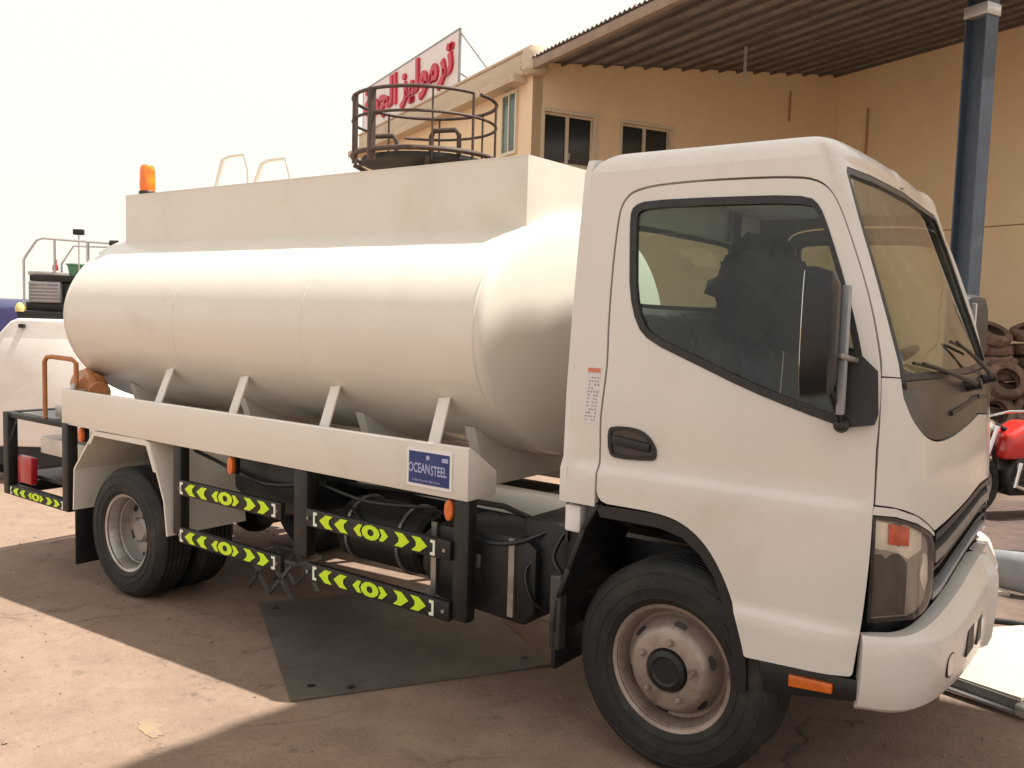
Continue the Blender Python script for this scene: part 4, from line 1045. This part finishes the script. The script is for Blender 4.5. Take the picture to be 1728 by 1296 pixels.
post = thing('canopy_post', 'blue grey steel canopy post with pale bracket at its top behind the windscreen', 'post', (-1.05, 10.1, gz(-1.05)))
pc = Vector((-1.05, 10.1, 0)); zt = roofz((pc - C0).dot(A)) + .02
rot = Matrix((BB, A, Vector((0, 0, 1)))).transposed()
mb = MB()
hh = (zt + .05) / 2
mb.box(pc + BB * -.15 + Vector((0, 0, hh - .05)), (.022, .26, zt + .05), rot); mb.box(pc + BB * .15 + Vector((0, 0, hh - .05)), (.022, .26, zt + .05), rot); mb.box(pc + Vector((0, 0, hh - .05)), (.278, .016, zt + .05), rot)
mb.build('steel_column', BLUEST, post, smooth=0)
mb = MB(); mb.box(pc + Vector((0, 0, 6.02)), (.36, .30, .16), rot); mb.build('bracket', GALV, post, bevel=.01)
mb = MB(); mb.box(pc + Vector((0, 0, gz(pc.x) + .012)), (.46, .42, .024), rot); mb.build('foot_plate', BLUEST, post)

# sign on the parapet
sign = thing('roof_sign', 'long white sign with red Arabic lettering standing on the roof parapet', 'sign', tuple(sw(.0, 6.9, 6.69)))
mb = MB(); mb.prism([(3.58, 6.73), (10.2, 6.73), (10.2, 7.93), (3.58, 7.93)], lambda q, z, t: sw(t, q, z), .06, .09); mb.build('sign_board', SIGNW, sign, smooth=0)
mb = MB()
for z in (6.725, 7.935): mb.beam(sw(.075, 3.55, z), sw(.075, 10.23, z), .05, .04)
for q in (3.56, 10.22): mb.beam(sw(.075, q, 6.72), sw(.075, q, 7.94), .05, .04)
mb.build('sign_frame', STEELG, sign)
for q in (3.6, 6.9, 10.1):
    mb = MB(); mb.tube([sw(.10, q, 6.69), sw(.10, q, 7.9)], .025, 6); mb.build('sign_post', STEELG, sign)
mb = MB(); mb.tube([sw(.10, 3.6, 7.88), sw(.6, 2.1, 6.2)], .018, 6); mb.build('brace', STEELG, sign)
mb = MB(); mb.tube([sw(.10, 3.6, 7.0), sw(.6, 2.5, 6.2)], .018, 6); mb.build('brace', STEELG, sign)
# right to left: teh reh meem waw lam yeh zain, space, alef lam jeem meem teh-marbuta
txt = '\u062a\u0631\u0645\u0648\u0644\u064a\u0632 \u0627\u0644\u062c\u0645\u0629'
forms = ['\ufe97', '\ufeae', '\ufee3', '\ufeee', '\ufedf', '\ufef4', '\ufeb0', ' ', '\ufe8d', '\ufedf', '\ufea0', '\ufee4', '\ufe94']
v, f = text_mesh(''.join(forms[::-1]), 1.0, .035, .06)
if v:
    x0 = min(q[0] for q in v); x1 = max(q[0] for q in v); y0 = min(q[1] for q in v); y1 = max(q[1] for q in v)
    kx = 6.2 / (x1 - x0); ky = 1.06 / (y1 - y0)
    mb = MB(); mb.add([C0 + B * 6.9 + BB * ((a - (x0 + x1) / 2) * kx) + A * (.0 - .5 * (c + .06) + .058) + Vector((0, 0, 7.33 + (b - (y0 + y1) / 2) * ky)) for a, b, c in v], f)
    mb.build('lettering', SIGNR, sign, smooth=0, weld=False)

# railed steel platform behind the tank
pf = thing('railed_platform', 'dark round steel platform with curved guard rails rising behind the tank', 'platform', (-5.95, 4.4, gz(-5.95)))
pcx, pcy, pr_ = -6.12, 4.33, .87; zf = 3.50
mb = MB(); mb.lathe([(0, zf - .07), (.74, zf - .07), (.76, zf - .05), (.76, zf), (0, zf)], (pcx, pcy, 0), (0, 0, 1), 32); mb.build('deck', DECK, pf)
def circ(r_, z, a0=0, a1=360, n=40, yk=1.0): return [(pcx + r_ * math.cos(R(a0 + (a1 - a0) * k / n)), pcy + r_ * yk * math.sin(R(a0 + (a1 - a0) * k / n)), z) for k in range(n + (0 if a1 - a0 == 360 else 1))]
for z, r_ in ((4.20, .022), (3.93, .018)):
    mb = MB(); mb.tube(circ(pr_, z, -175 if z < 4.2 else 0, 150 if z < 4.2 else 360), r_, 8, closed=z > 4.2); mb.build('guard_rail', RAILST, pf)
mb = MB(); mb.tube(circ(pr_, zf + .02), .03, 8, closed=True); mb.build('toe_rail', RAILST, pf)
for ang, r_ in ((242, .035), (268, .048), (318, .011), (352, .016), (30, .015), (75, .013), (120, .013), (165, .013)):
    a = R(ang); mb = MB(); mb.tube([(pcx + pr_ * math.cos(a), pcy + pr_ * math.sin(a), zf - .10), (pcx + pr_ * math.cos(a), pcy + pr_ * math.sin(a), 4.20)], r_, 8); mb.build('rail_post', RAILST, pf)
for dx, dy in ((-.35, -.3), (.55, -.2)):
    mb = MB(); x, y = pcx + dx, pcy + dy
    mb.tube([(x - .17, y - .1, zf), (x - .17, y - .1, zf + .22), (x - .13, y - .1, zf + .28), (x + .13, y - .02, zf + .28), (x + .17, y, zf + .22), (x + .17, y, zf)], .03, 8); mb.build('hoop', RAILST, pf)
mb = MB(); mb.tube([(pcx, pcy, gz(pcx) - .02), (pcx, pcy, zf - .06)], .16, 16); mb.build('column', RAILST, pf)
for ang in (45, 135, 225, 315):
    a = R(ang); mb = MB(); mb.beam((pcx, pcy, zf - .5), (pcx + .85 * math.cos(a), pcy + .85 * math.sin(a), zf - .08), .05, .05); mb.build('bracket', RAILST, pf)
mb = MB(); mb.lathe([(0, 0), (.07, 0), (.07, .05), (0, .05)], (pcx - pr_ - .02, pcy - .15, zf), (0, 0, 1), 14); mb.build('flange', RAILST, pf)

# white service truck behind the tanker's tail
RZ_ = math.atan2(.598, .801)
sv = thing('service_truck', 'white service truck with a louvred machine and hand rail on top, behind the tank', 'service truck', (-8.25, .77, gz(-8.25)))
Ms = Matrix.Rotation(RZ_, 3, 'Z'); So = Vector((-8.25, .77, 0))
def sp(x, y, z): return So + Ms @ Vector((x, y, 0)) + Vector((0, 0, z))
zg = gz(-8.25)
mb = MB(); mb.prism([(-.80, .10), (-.78, .45), (-.62, 1.0), (-.47, 1.33), (-.36, 1.45), (-.28, 1.48), (.36, 1.48), (.46, 1.40), (.62, 1.0), (.78, .45), (.80, .10)], lambda a, b, t: sp(a, t, b), -.05, 2.7)
sb_ = mb.build('body', VWHITE, sv, bevel=.03, seg=3)
mb = MB(); mb.prism([(-.70, .16), (-.685, .45), (-.545, .99), (-.42, 1.27), (.42, 1.27), (.545, .99), (.685, .45), (.70, .16)], lambda a, b, t: sp(a, t, b), -.058, -.051); mb.build('access_panel', VWHITE, sb_, bevel=.002)
mb = MB(); mb.box(sp(-.22, -.07, 1.40), (.055, .04, .04), Ms); mb.build('latch', BLACK, sb_)
mb = MB(); mb.prism([(-.78, -.10), (.78, -.10), (.80, .10), (-.80, .10)], lambda a, b, t: sp(a, t, b), .0, 2.65); mb.build('chassis', BLACK, sv)
for x in (-.62, .62):
    for y in (.45, 2.2):
        mb = MB(); mb.lathe([(.16, -.1), (.30, -.1), (.33, -.07), (.33, .07), (.30, .1), (.16, .1)], sp(x, y, zg + .33), Ms @ Vector((1, 0, 0)), 24, closed=True); mb.lathe([(0, .0), (.17, .02), (.17, -.02), (0, .0)], sp(x, y, zg + .33), Ms @ Vector((1, 0, 0)), 18); mb.build('wheel', RUBBER, sv)
mb = MB(); mb.box(sp(.02, .45, 1.52), (.66, .90, .08), Ms); mb.box(sp(.0, .50, 1.61), (.56, .76, .09), Ms); mb.box(sp(.19, .5, 1.76), (.16, .74, .22), Ms); mb.box(sp(.03, .5, 1.915), (.50, .82, .07), Ms); mb.build('machine_frame', BLACK, sv, bevel=.008)
mb = MB(); mb.box(sp(-.06, .42, 1.765), (.34, .66, .225), Ms); lv = mb.build('louvre_box', CORR, sv, bevel=.006)
for k in range(6):
    mb = MB(); mb.box(sp(-.06, .082, 1.675 + .036 * k), (.32, .02, .016), Ms); mb.build('louvre', CORR, lv)
mb = MB(); mb.box(sp(-.14, .4, 1.97), (.26, .50, .04), Ms); mb.build('lid', GALV, sv, bevel=.006)
mb = MB(); mb.lathe([(0, 0), (.075, 0), (.095, .11), (.11, .115), (.11, .13), (.085, .13), (.07, .02), (0, .02)], sp(.20, .28, 1.952), (0, 0, 1), 18); mb.build('tub', GREENB, sv)
for pts, r_ in (([sp(-.255, .05, 1.50), sp(-.255, .05, 2.10), sp(-.22, .05, 2.16), sp(-.115, .05, 2.31), sp(-.05, .05, 2.335), sp(.70, .05, 2.30)], .013), ([sp(.075, .05, 1.95), sp(.075, .05, 2.32)], .013), ([sp(.43, .05, 1.48), sp(.43, .05, 2.31)], .016), ([sp(-.255, .85, 1.50), sp(-.255, .85, 2.10), sp(-.115, .85, 2.31), sp(.70, .85, 2.31)], .012)):
    mb = MB(); mb.tube(pts, r_, 7); mb.build('hand_rail', GALV, sv)
mb = MB(); mb.lathe([(0, -.03), (.035, -.03), (.035, .05), (0, .06)], sp(.70, .05, 2.30), Ms @ Vector((1, 0, 0)), 12); mb.build('rail_end', BLACK, sv)
mb = MB(); mb.lathe([(0, 0), (.03, 0), (.03, .05), (.016, .07), (.016, .12), (0, .125)], sp(.005, .2, 2.0), (0, 0, 1), 12); mb.build('red_lamp', REDL, sv)
mb = MB(); mb.tube([sp(.30, .12, 1.95), sp(.30, .12, 2.38)], .008, 6); mb.build('pole', GALV, sv)
mb = MB(); mb.box(sp(.30, .12, 2.415), (.10, .07, .06), Ms); mb.build('camera_box', BLACK, sv, bevel=.008)
mb = MB(); mb.lathe([(0, 0), (.05, 0), (.055, .05), (.03, .09), (0, .10)], sp(-.28, .02, 1.55), (0, 0, 1), 14); mb.build('yellow_lamp', YELLOW, sv)

# dark blue van further back
vn = thing('parked_van', 'dark blue van parked beyond the white service truck at the frame edge', 'van', (-12.2, 1.2, gz(-9)))
Vo = Vector((-12.05, 1.15, 0)); zv = gz(-9)
def vp_(x, y, z): return Vo + Ms @ Vector((x, y, 0)) + Vector((0, 0, zv + z))
mb = MB(); mb.prism([(-.9, .30), (-.92, .9), (-.84, 1.5), (-.74, 1.88), (-.55, 1.99), (.55, 1.99), (.74, 1.88), (.84, 1.5), (.92, .9), (.9, .30)], lambda a, b, t: vp_(a, t, b), 0, 4.2); mb.build('body', VBLUE, vn, bevel=.06, seg=3)
mb = MB(); mb.prism([(-.72, 1.15), (-.62, 1.72), (.62, 1.72), (.72, 1.15)], lambda a, b, t: vp_(a, t, b), -.008, .002); mb.build('rear_window', WINGL, vn)
for x in (-.74, .74):
    for y in (.8, 3.4):
        mb = MB(); mb.lathe([(.0, -.1), (.30, -.1), (.33, -.07), (.33, .07), (.30, .1), (0, .1)], vp_(x, y, .33), Ms @ Vector((1, 0, 0)), 24); mb.build('wheel', RUBBER, vn)
    mb = MB(); mb.box(vp_(x * 1.02, -.01, 1.0), (.12, .03, .30), Ms); mb.build('tail_lamp', REDL, vn)
mb = MB(); mb.box(vp_(0, -.05, .42), (1.7, .12, .2), Ms); mb.build('bumper', BLACK, vn, bevel=.02)

# ------------------------------------------------------------------ things lying about the yard
SL_ = Matrix.Rotation(-math.atan(.0327), 3, 'Y')
def gpoly(name, poly, h, mt, lift=.0, bevel=0.0, parent=None):
    mb = MB(); mb.prism(poly, lambda a, b, t: (a, b, gz(a) + t), lift, lift + h); return mb.build(name, mt, parent, smooth=0, bevel=bevel)
pl4 = [(-1.61, -1.38), (-.93, -.33), (-2.21, .47), (-2.89, -.58)]
sp_ = gpoly('steel_sheet', pl4, .010, PLATE, .002, .0015)
tag(sp_, 'square dull steel sheet lying on the ground under the tanker', 'steel sheet')
for a, b in ((-1.66, -1.22), (-1.50, -1.12), (-2.72, -.58), (-1.08, -.34)):
    mb = MB(); mb.lathe([(0, .0135), (.020, .0135), (.020, .0118), (0, .0118)], (a, b, gz(a)), (0, 0, 1), 12); mb.build('bolt_hole', BLACK, sp_)
bd = gpoly('white_board', [(.64, .58), (.99, .46), (1.30, 1.34), (.86, 1.56), (.62, 1.30)], .02, BOARD, .045, .003)
tag(bd, 'pale board lying flat on the ground in front of the bumper', 'board')
ab = thing('angle_bar', 'grey steel angle bar with a clamp at its end along the pale board', 'steel bar', (.85, .44, gz(.85)))
mb = MB(); z_ = gz(.8); p0 = Vector((.60, .535, z_ + .02)); p1 = Vector((1.01, .385, z_ + .028))
mb.beam(p0, p1, .05, .010); mb.beam(p0 + Vector((.008, .022, .02)), p1 + Vector((.008, .022, .02)), .008, .05); mb.build('bar', STEELG, ab)
mb = MB(); mb.box(p1 + Vector((.0, 0, .02)), (.05, .05, .05), Matrix.Rotation(-.35, 3, 'Z')); mb.tube([p1 + Vector((-.03, -.02, .035)), p1 + Vector((.04, -.05, .035))], .010, 8); mb.build('clamp', GALV, ab, bevel=.006)
mb = MB(); mb.tube([(.54, 1.62, gz(.5) + .03), (.80, 1.62, gz(.8) + .05), (1.2, 1.75, gz(1.2) + .02)], .018, 8)
tag(mb.build('black_pipe', BLACK), 'thin black pipe lying along the far edge of the pale board', 'pipe')
# grey plastic bumper off some car
Bo = Vector((.78, 2.56, gz(.78))); mb = MB(); n_ = 14; vs = []; pf_ = [(0, .02), (.05, .0), (.085, .03), (.09, .12), (.07, .20), (.03, .245), (-.01, .25), (-.01, .23), (.02, .22), (.05, .18), (.06, .11), (.055, .04), (.03, .025)]
for i in range(n_ + 1):
    f_ = i / n_; x = -.30 + 1.5 * f_; bow = .20 * (1 - (2 * f_ - 1) ** 2) - .16 * max(0, .12 - f_) / .12
    for d_, z in pf_: vs.append(Bo + Vector((x * .84 + (d_ + bow) * .5, x * .5 - (d_ + bow) * .84, z * (1 - .25 * max(0, .1 - f_) / .1) + .02)))
k_ = len(pf_)
mb.add(vs, [(i * k_ + j, (i + 1) * k_ + j, (i + 1) * k_ + (j + 1) % k_, i * k_ + (j + 1) % k_) for i in range(n_) for j in range(k_)] + [tuple(range(k_)), tuple(n_ * k_ + j for j in range(k_))])
bu = mb.build('car_bumper', BUMPG, smooth=45); tag(bu, 'grey car bumper lying loose on the dark ground ahead of the cab', 'car bumper')
mb = MB(); mb.lathe([(0, 0), (.055, 0), (.055, -.02), (0, -.02)], vs[3 * k_ + 3] + Vector((.010, -.016, -.03)), (.5, -.84, 0), 16); mb.build('lamp_hole', BLACK, bu)
mb = MB(); mb.box((.66, 2.36, gz(.66) + .015), (.07, .05, .03), Matrix.Rotation(.4, 3, 'Z')); tag(mb.build('wood_chip', BOARD, bevel=.004), 'small pale chip on the ground just below the grey bumper', 'scrap')
mb = MB(); mb.beam((.42, 3.35, gz(.4) + .03), (.95, 3.62, gz(.95) + .03), .05, .05); tag(mb.build('timber_batten', BLACK, bevel=.004), 'dark batten lying on the ground between bumper and motorbike', 'batten')
random.seed(4); yq = [(math.cos(k * math.tau / 26), math.sin(k * math.tau / 26)) for k in range(26)]
yp = gpoly('yellow_mark', [(-1.86 + .11 * a * random.uniform(.7, 1.1) + .02 * b, -1.90 + .035 * b * random.uniform(.6, 1.2) - .035 * a) for a, b in yq], .001, YPAINT, .0015)
tag(yp, 'small worn yellow paint mark on the sunlit concrete', 'paint mark')
# pebbles and crumbs
random.seed(21)
peb = MB()
for k in range(1300):
    x = random.uniform(-6, 1.2); y = random.uniform(-2.6, 3.2)
    if -3.0 < x < -.9 and -1.4 < y < .5 and random.random() < .8: continue
    s = random.choice((.002, .003, .003, .004, .004, .005, .006, .008, .011)) * random.uniform(.7, 1.3)
    c = Vector((x, y, gz(x) + s * .4)); o = [Vector((1, 0, 0)), Vector((-.9, .2, 0)), Vector((.1, 1, 0)), Vector((0, -.9, .1)), Vector((.1, 0, .7)), Vector((0, .1, -.6))]
    rr_ = Matrix.Rotation(random.uniform(0, 6), 3, 'Z')
    peb.add([c + rr_ @ q * s for q in o], [(0, 2, 4), (2, 1, 4), (1, 3, 4), (3, 0, 4), (2, 0, 5), (1, 2, 5), (3, 1, 5), (0, 3, 5)])
tag(peb.build('gravel', mat('pebble stone', (.30, .22, .16), .9, var=.5, scale=30), smooth=0, weld=False), 'small stones and crumbs scattered over the yard', 'gravel', kind='stuff')

# folded scissor stand under the truck
ss = thing('scissor_stand', 'small folding stand of thin crossed steel bars on the ground under the truck', 'stand', (-3.0, -.30, gz(-3.0)))
for dy in (-.10, .10):
    for k in range(2):
        x0_ = -3.22 + .22 * k; z0_ = gz(x0_)
        for a, b in (((x0_, z0_ + .012), (x0_ + .21, z0_ + .23)), ((x0_ + .21, z0_ + .012), (x0_, z0_ + .23))):
            mb = MB(); mb.beam((a[0], -.30 + dy, a[1]), (b[0], -.30 + dy, b[1]), .02, .018); mb.build('bar', STEELG, ss)
    mb = MB(); mb.beam((-3.24, -.30 + dy, gz(-3) + .24), (-2.77, -.30 + dy, gz(-3) + .24), .02, .018); mb.build('top_bar', STEELG, ss)
for x in (-3.22, -2.79):
    mb = MB(); mb.beam((x, -.42, gz(-3) + .225), (x, -.18, gz(-3) + .225), .016, .016); mb.build('cross_bar', STEELG, ss)

# dark cloth heaped on the seats
random.seed(9); mb = MB(); nu, nv = 28, 14; vs = []
for j in range(nv + 1):
    ph = math.pi * j / nv
    for i in range(nu):
        th = math.tau * i / nu; k = 1 + .13 * math.sin(3 * th + j) + .09 * math.sin(7 * th - 2 * j) + .06 * math.sin(11 * th + 3 * j)
        vs.append((-.17 + .17 * k * math.sin(ph) * math.cos(th), .33 + .50 * k * math.sin(ph) * math.sin(th), 1.81 + (.22 * k + .03 * math.sin(th * 2)) * math.cos(ph) - .10 * math.sin(ph) * math.sin(th) * .6))
fs = [(j * nu + i, j * nu + (i + 1) % nu, (j + 1) * nu + (i + 1) % nu, (j + 1) * nu + i) for j in range(nv) for i in range(nu)]
mb.add(vs, fs); tag(mb.build('cloth_bundle', CLOTH, smooth=60), 'dark bundle of cloth heaped on the seats, seen through the side window of the cab', 'cloth bundle')

# pile of old tyres against the tall wall
def old_tyre():
    mb = MB(); ro, ri, w2 = .33, .19, .095
    prof = [(ri, -w2 * .7), (ri + .03, -w2), (ro - .06, -w2 * 1.05), (ro - .015, -w2 * .85), (ro, -w2 * .5), (ro - .008, -w2 * .2), (ro, 0), (ro - .008, w2 * .2), (ro, w2 * .5), (ro - .015, w2 * .85), (ro - .06, w2 * 1.05), (ri + .03, w2), (ri, w2 * .7), (ri + .02, w2 * .55), (ro - .04, w2 * .6), (ro - .04, -w2 * .6), (ri + .02, -w2 * .55)]
    mb.lathe(prof, (0, 0, 0), (0, 0, 1), 28, closed=True); return mb.build('old_tyre', OLDTYRE, smooth=50)
ty = old_tyre(); first = True
Ro_ = Vector((.80, .598, 0)).normalized(); Fo_ = Vector((-.598, .80, 0))
base = Vector((-1.15, 12.75, 0)); random.seed(5)
spots = []
for col in range(5):
    for row in range(7):
        hgt = .11 + .20 * row
        if col in (0,) and row > 5: continue
        spots.append((col * .56 - .30 + random.uniform(-.08, .08), random.uniform(-.10, .10) + (.0 if row < 4 else .05), hgt + .02, random.uniform(-.10, .10), random.uniform(-.12, .12)))
for col in range(4):                       # a front row leaning on the stacks
    spots.append((col * .62 - .05, -.56, .34, 1.15 + random.uniform(-.1, .1), random.uniform(-.2, .2)))
    spots.append((col * .60 + .15, -.48, .86, 1.0 + random.uniform(-.1, .15), random.uniform(-.3, .3)))
spots.append((.1, -.02, 1.62, .5, .2)); spots.append((.75, -.05, 1.66, .15, -.3)); spots.append((-.25, .02, 1.40, .35, -.2))
for k, (dx, dy, z, rx, ry) in enumerate(spots):
    o = ty if k == 0 else ty.copy()
    if k: COL.objects.link(o)
    q = base + Ro_ * dx + Fo_ * dy; o.location = (q.x, q.y, gz(q.x) + z); o.rotation_euler = (rx, ry, RZ_)
    o.rotation_euler = (Matrix.Rotation(RZ_, 3, 'Z') @ Matrix.Rotation(ry, 3, 'Y') @ Matrix.Rotation(rx, 3, 'X') @ Matrix.Rotation(random.uniform(0, 6), 3, 'Z')).to_euler()
    tag(o, 'dusty brown old tyre in the heap piled by the tall tan wall', 'tyre', 'old tyres heaped by the wall')

# red motorbike in front of the tyres
mo = thing('motorbike', 'red motorbike with dark engine standing by the tyre heap', 'motorbike', (.43, 5.26, gz(.43)))
Mo = Vector((.43, 5.26, gz(.43))); Mm = Matrix.Rotation(RZ_ + .25, 3, 'Z')
def mp_(x, y, z): return Mo + Mm @ Vector((x, y, 0)) + Vector((0, 0, z))
yax = Mm @ Vector((0, 1, 0))
for x in (-.62, .66):
    wt = MB(); wt.lathe([(.22, -.05), (.27, -.055), (.295, -.03), (.30, 0), (.295, .03), (.27, .055), (.22, .05)], mp_(x, 0, .30), yax, 28, closed=True); wo = wt.build('wheel', RUBBER, mo)
    rm = MB(); rm.lathe([(.225, -.03), (.225, .03), (.205, .02), (.205, -.02)], mp_(x, 0, .30), yax, 28, closed=True); rm.tube([mp_(x, -.06, .30), mp_(x, .06, .30)], .04, 10)
    for k in range(6): rm.tube([mp_(x, 0, .30), mp_(x + .21 * math.cos(k * 1.047), 0, .30 + .21 * math.sin(k * 1.047))], .010, 5)
    rm.build('rim', STEELG, wo)
mb = MB(); mb.prism([(-.38, .52), (-.34, .74), (-.12, .86), (.12, .84), (.26, .72), (.22, .52)], lambda a, b, t: mp_(a, t, b), -.14, .14); mb.build('fuel_tank', REDP, mo, bevel=.05, seg=3)
mb = MB(); mb.prism([(.22, .68), (.26, .78), (.80, .86), (.86, .80), (.60, .70)], lambda a, b, t: mp_(a, t, b), -.11, .11); mb.build('seat', PLAST, mo, bevel=.03)
mb = MB(); mb.prism([(.30, .58), (.30, .69), (.62, .70), (.90, .80), (.86, .70), (.6, .58)], lambda a, b, t: mp_(a, t, b), -.12, .12); mb.build('tail_fairing', REDP, mo, bevel=.025)
mb = MB(); mb.prism([(-.30, .20), (-.34, .40), (-.22, .56), (.10, .56), (.24, .42), (.20, .20)], lambda a, b, t: mp_(a, t, b), -.13, .13); en = mb.build('engine', ENGINE, mo, bevel=.03)
for k in range(5):
    mb = MB(); mb.box(mp_(-.10, 0, .26 + .045 * k), (.30, .32, .012), Mm); mb.build('cooling_fin', ENGINE, en)
mb = MB(); mb.tube([mp_(-.24, -.16, .5), mp_(-.30, -.18, .30), mp_(-.05, -.19, .22), mp_(.6, -.20, .30), mp_(.85, -.2, .36)], [.022, .022, .024, .045, .04], 10); mb.build('exhaust', CHROME, mo)
for y in (-.09, .09):
    mb = MB(); mb.tube([mp_(-.62, y, .30), mp_(-.44, y, .82)], .022, 8); mb.build('fork', CHROME, mo)
mb = MB(); mb.tube([mp_(-.34, -.36, .98), mp_(-.40, -.18, .96), mp_(-.44, 0, .90), mp_(-.40, .18, .96), mp_(-.34, .36, .98)], .014, 8); mb.build('handlebar', CHROME, mo)
mb = MB(); mb.lathe([(0, -.09), (.07, -.08), (.09, 0), (.085, .02), (0, .02)], mp_(-.52, 0, .80), Mm @ Vector((-1, 0, 0)), 18); mb.build('headlamp', CHROME, mo)
mb = MB(); mb.tube([mp_(-.42, 0, .84), mp_(-.1, 0, .70), mp_(.4, 0, .64), mp_(.66, 0, .30)], .022, 8); mb.tube([mp_(-.42, 0, .80), mp_(-.32, 0, .24), mp_(.2, 0, .22), mp_(.4, 0, .64)], .02, 8); mb.build('frame', BLACK, mo)
mb = MB(); mb.prism([(-.90, .50), (-.70, .62), (-.48, .60), (-.50, .57), (-.68, .585), (-.87, .475)], lambda a, b, t: mp_(a, t, b), -.07, .07); mb.build('front_fender', REDP, mo, bevel=.01)
mb = MB(); mb.tube([mp_(.05, -.10, .25), mp_(.08, -.26, .0)], .012, 6); mb.build('side_stand', BLACK, mo)

# unseen awning added over the cab to shade it and the foreground
aw = thing('added_shade_awning', 'added unseen corrugated awning on steel posts, shading the cab and foreground', 'awning', (4.5, 1.4, gz(2)))
mb = MB(); y0, y1, xr = -1.2, 2.80, 7.6
def ex(y): return 1.12 + .0903 * (y - .98)
nn_ = 60; vs = []
for t_ in (0, 1):
    for i in range(nn_ + 1):
        y = y0 + (y1 - y0) * i / nn_; zz = 7.5 + .02 * math.cos(i * math.tau / 6) + t_ * .01
        vs += [(ex(y), y, zz), (xr, y, zz)]
o2 = (nn_ + 1) * 2
fs = [f_ for i in range(nn_) for f_ in ((2 * i, 2 * i + 1, 2 * i + 3, 2 * i + 2), (o2 + 2 * i, o2 + 2 * i + 2, o2 + 2 * i + 3, o2 + 2 * i + 1), (2 * i, 2 * i + 2, o2 + 2 * i + 2, o2 + 2 * i), (2 * i + 1, o2 + 2 * i + 1, o2 + 2 * i + 3, 2 * i + 3))]
mb.add(vs, fs); mb.build('roof_sheet', SHEET, aw, smooth=60, weld=False)
for y in (y0 + .1, 1.1, y1 - .1):
    mb = MB(); mb.beam((ex(y) + .15, y, 7.40), (xr, y, 7.40), .10, .16); mb.build('purlin', BLUEST, aw)
for x, y in ((4.6, 3.05), (7.4, 3.05), (7.4, -.9), (4.6, -.9)):
    mb = MB(); mb.box((x, y, (7.34 + gz(x)) / 2), (.16, .16, 7.34 - gz(x))); mb.build('post', BLUEST, aw)
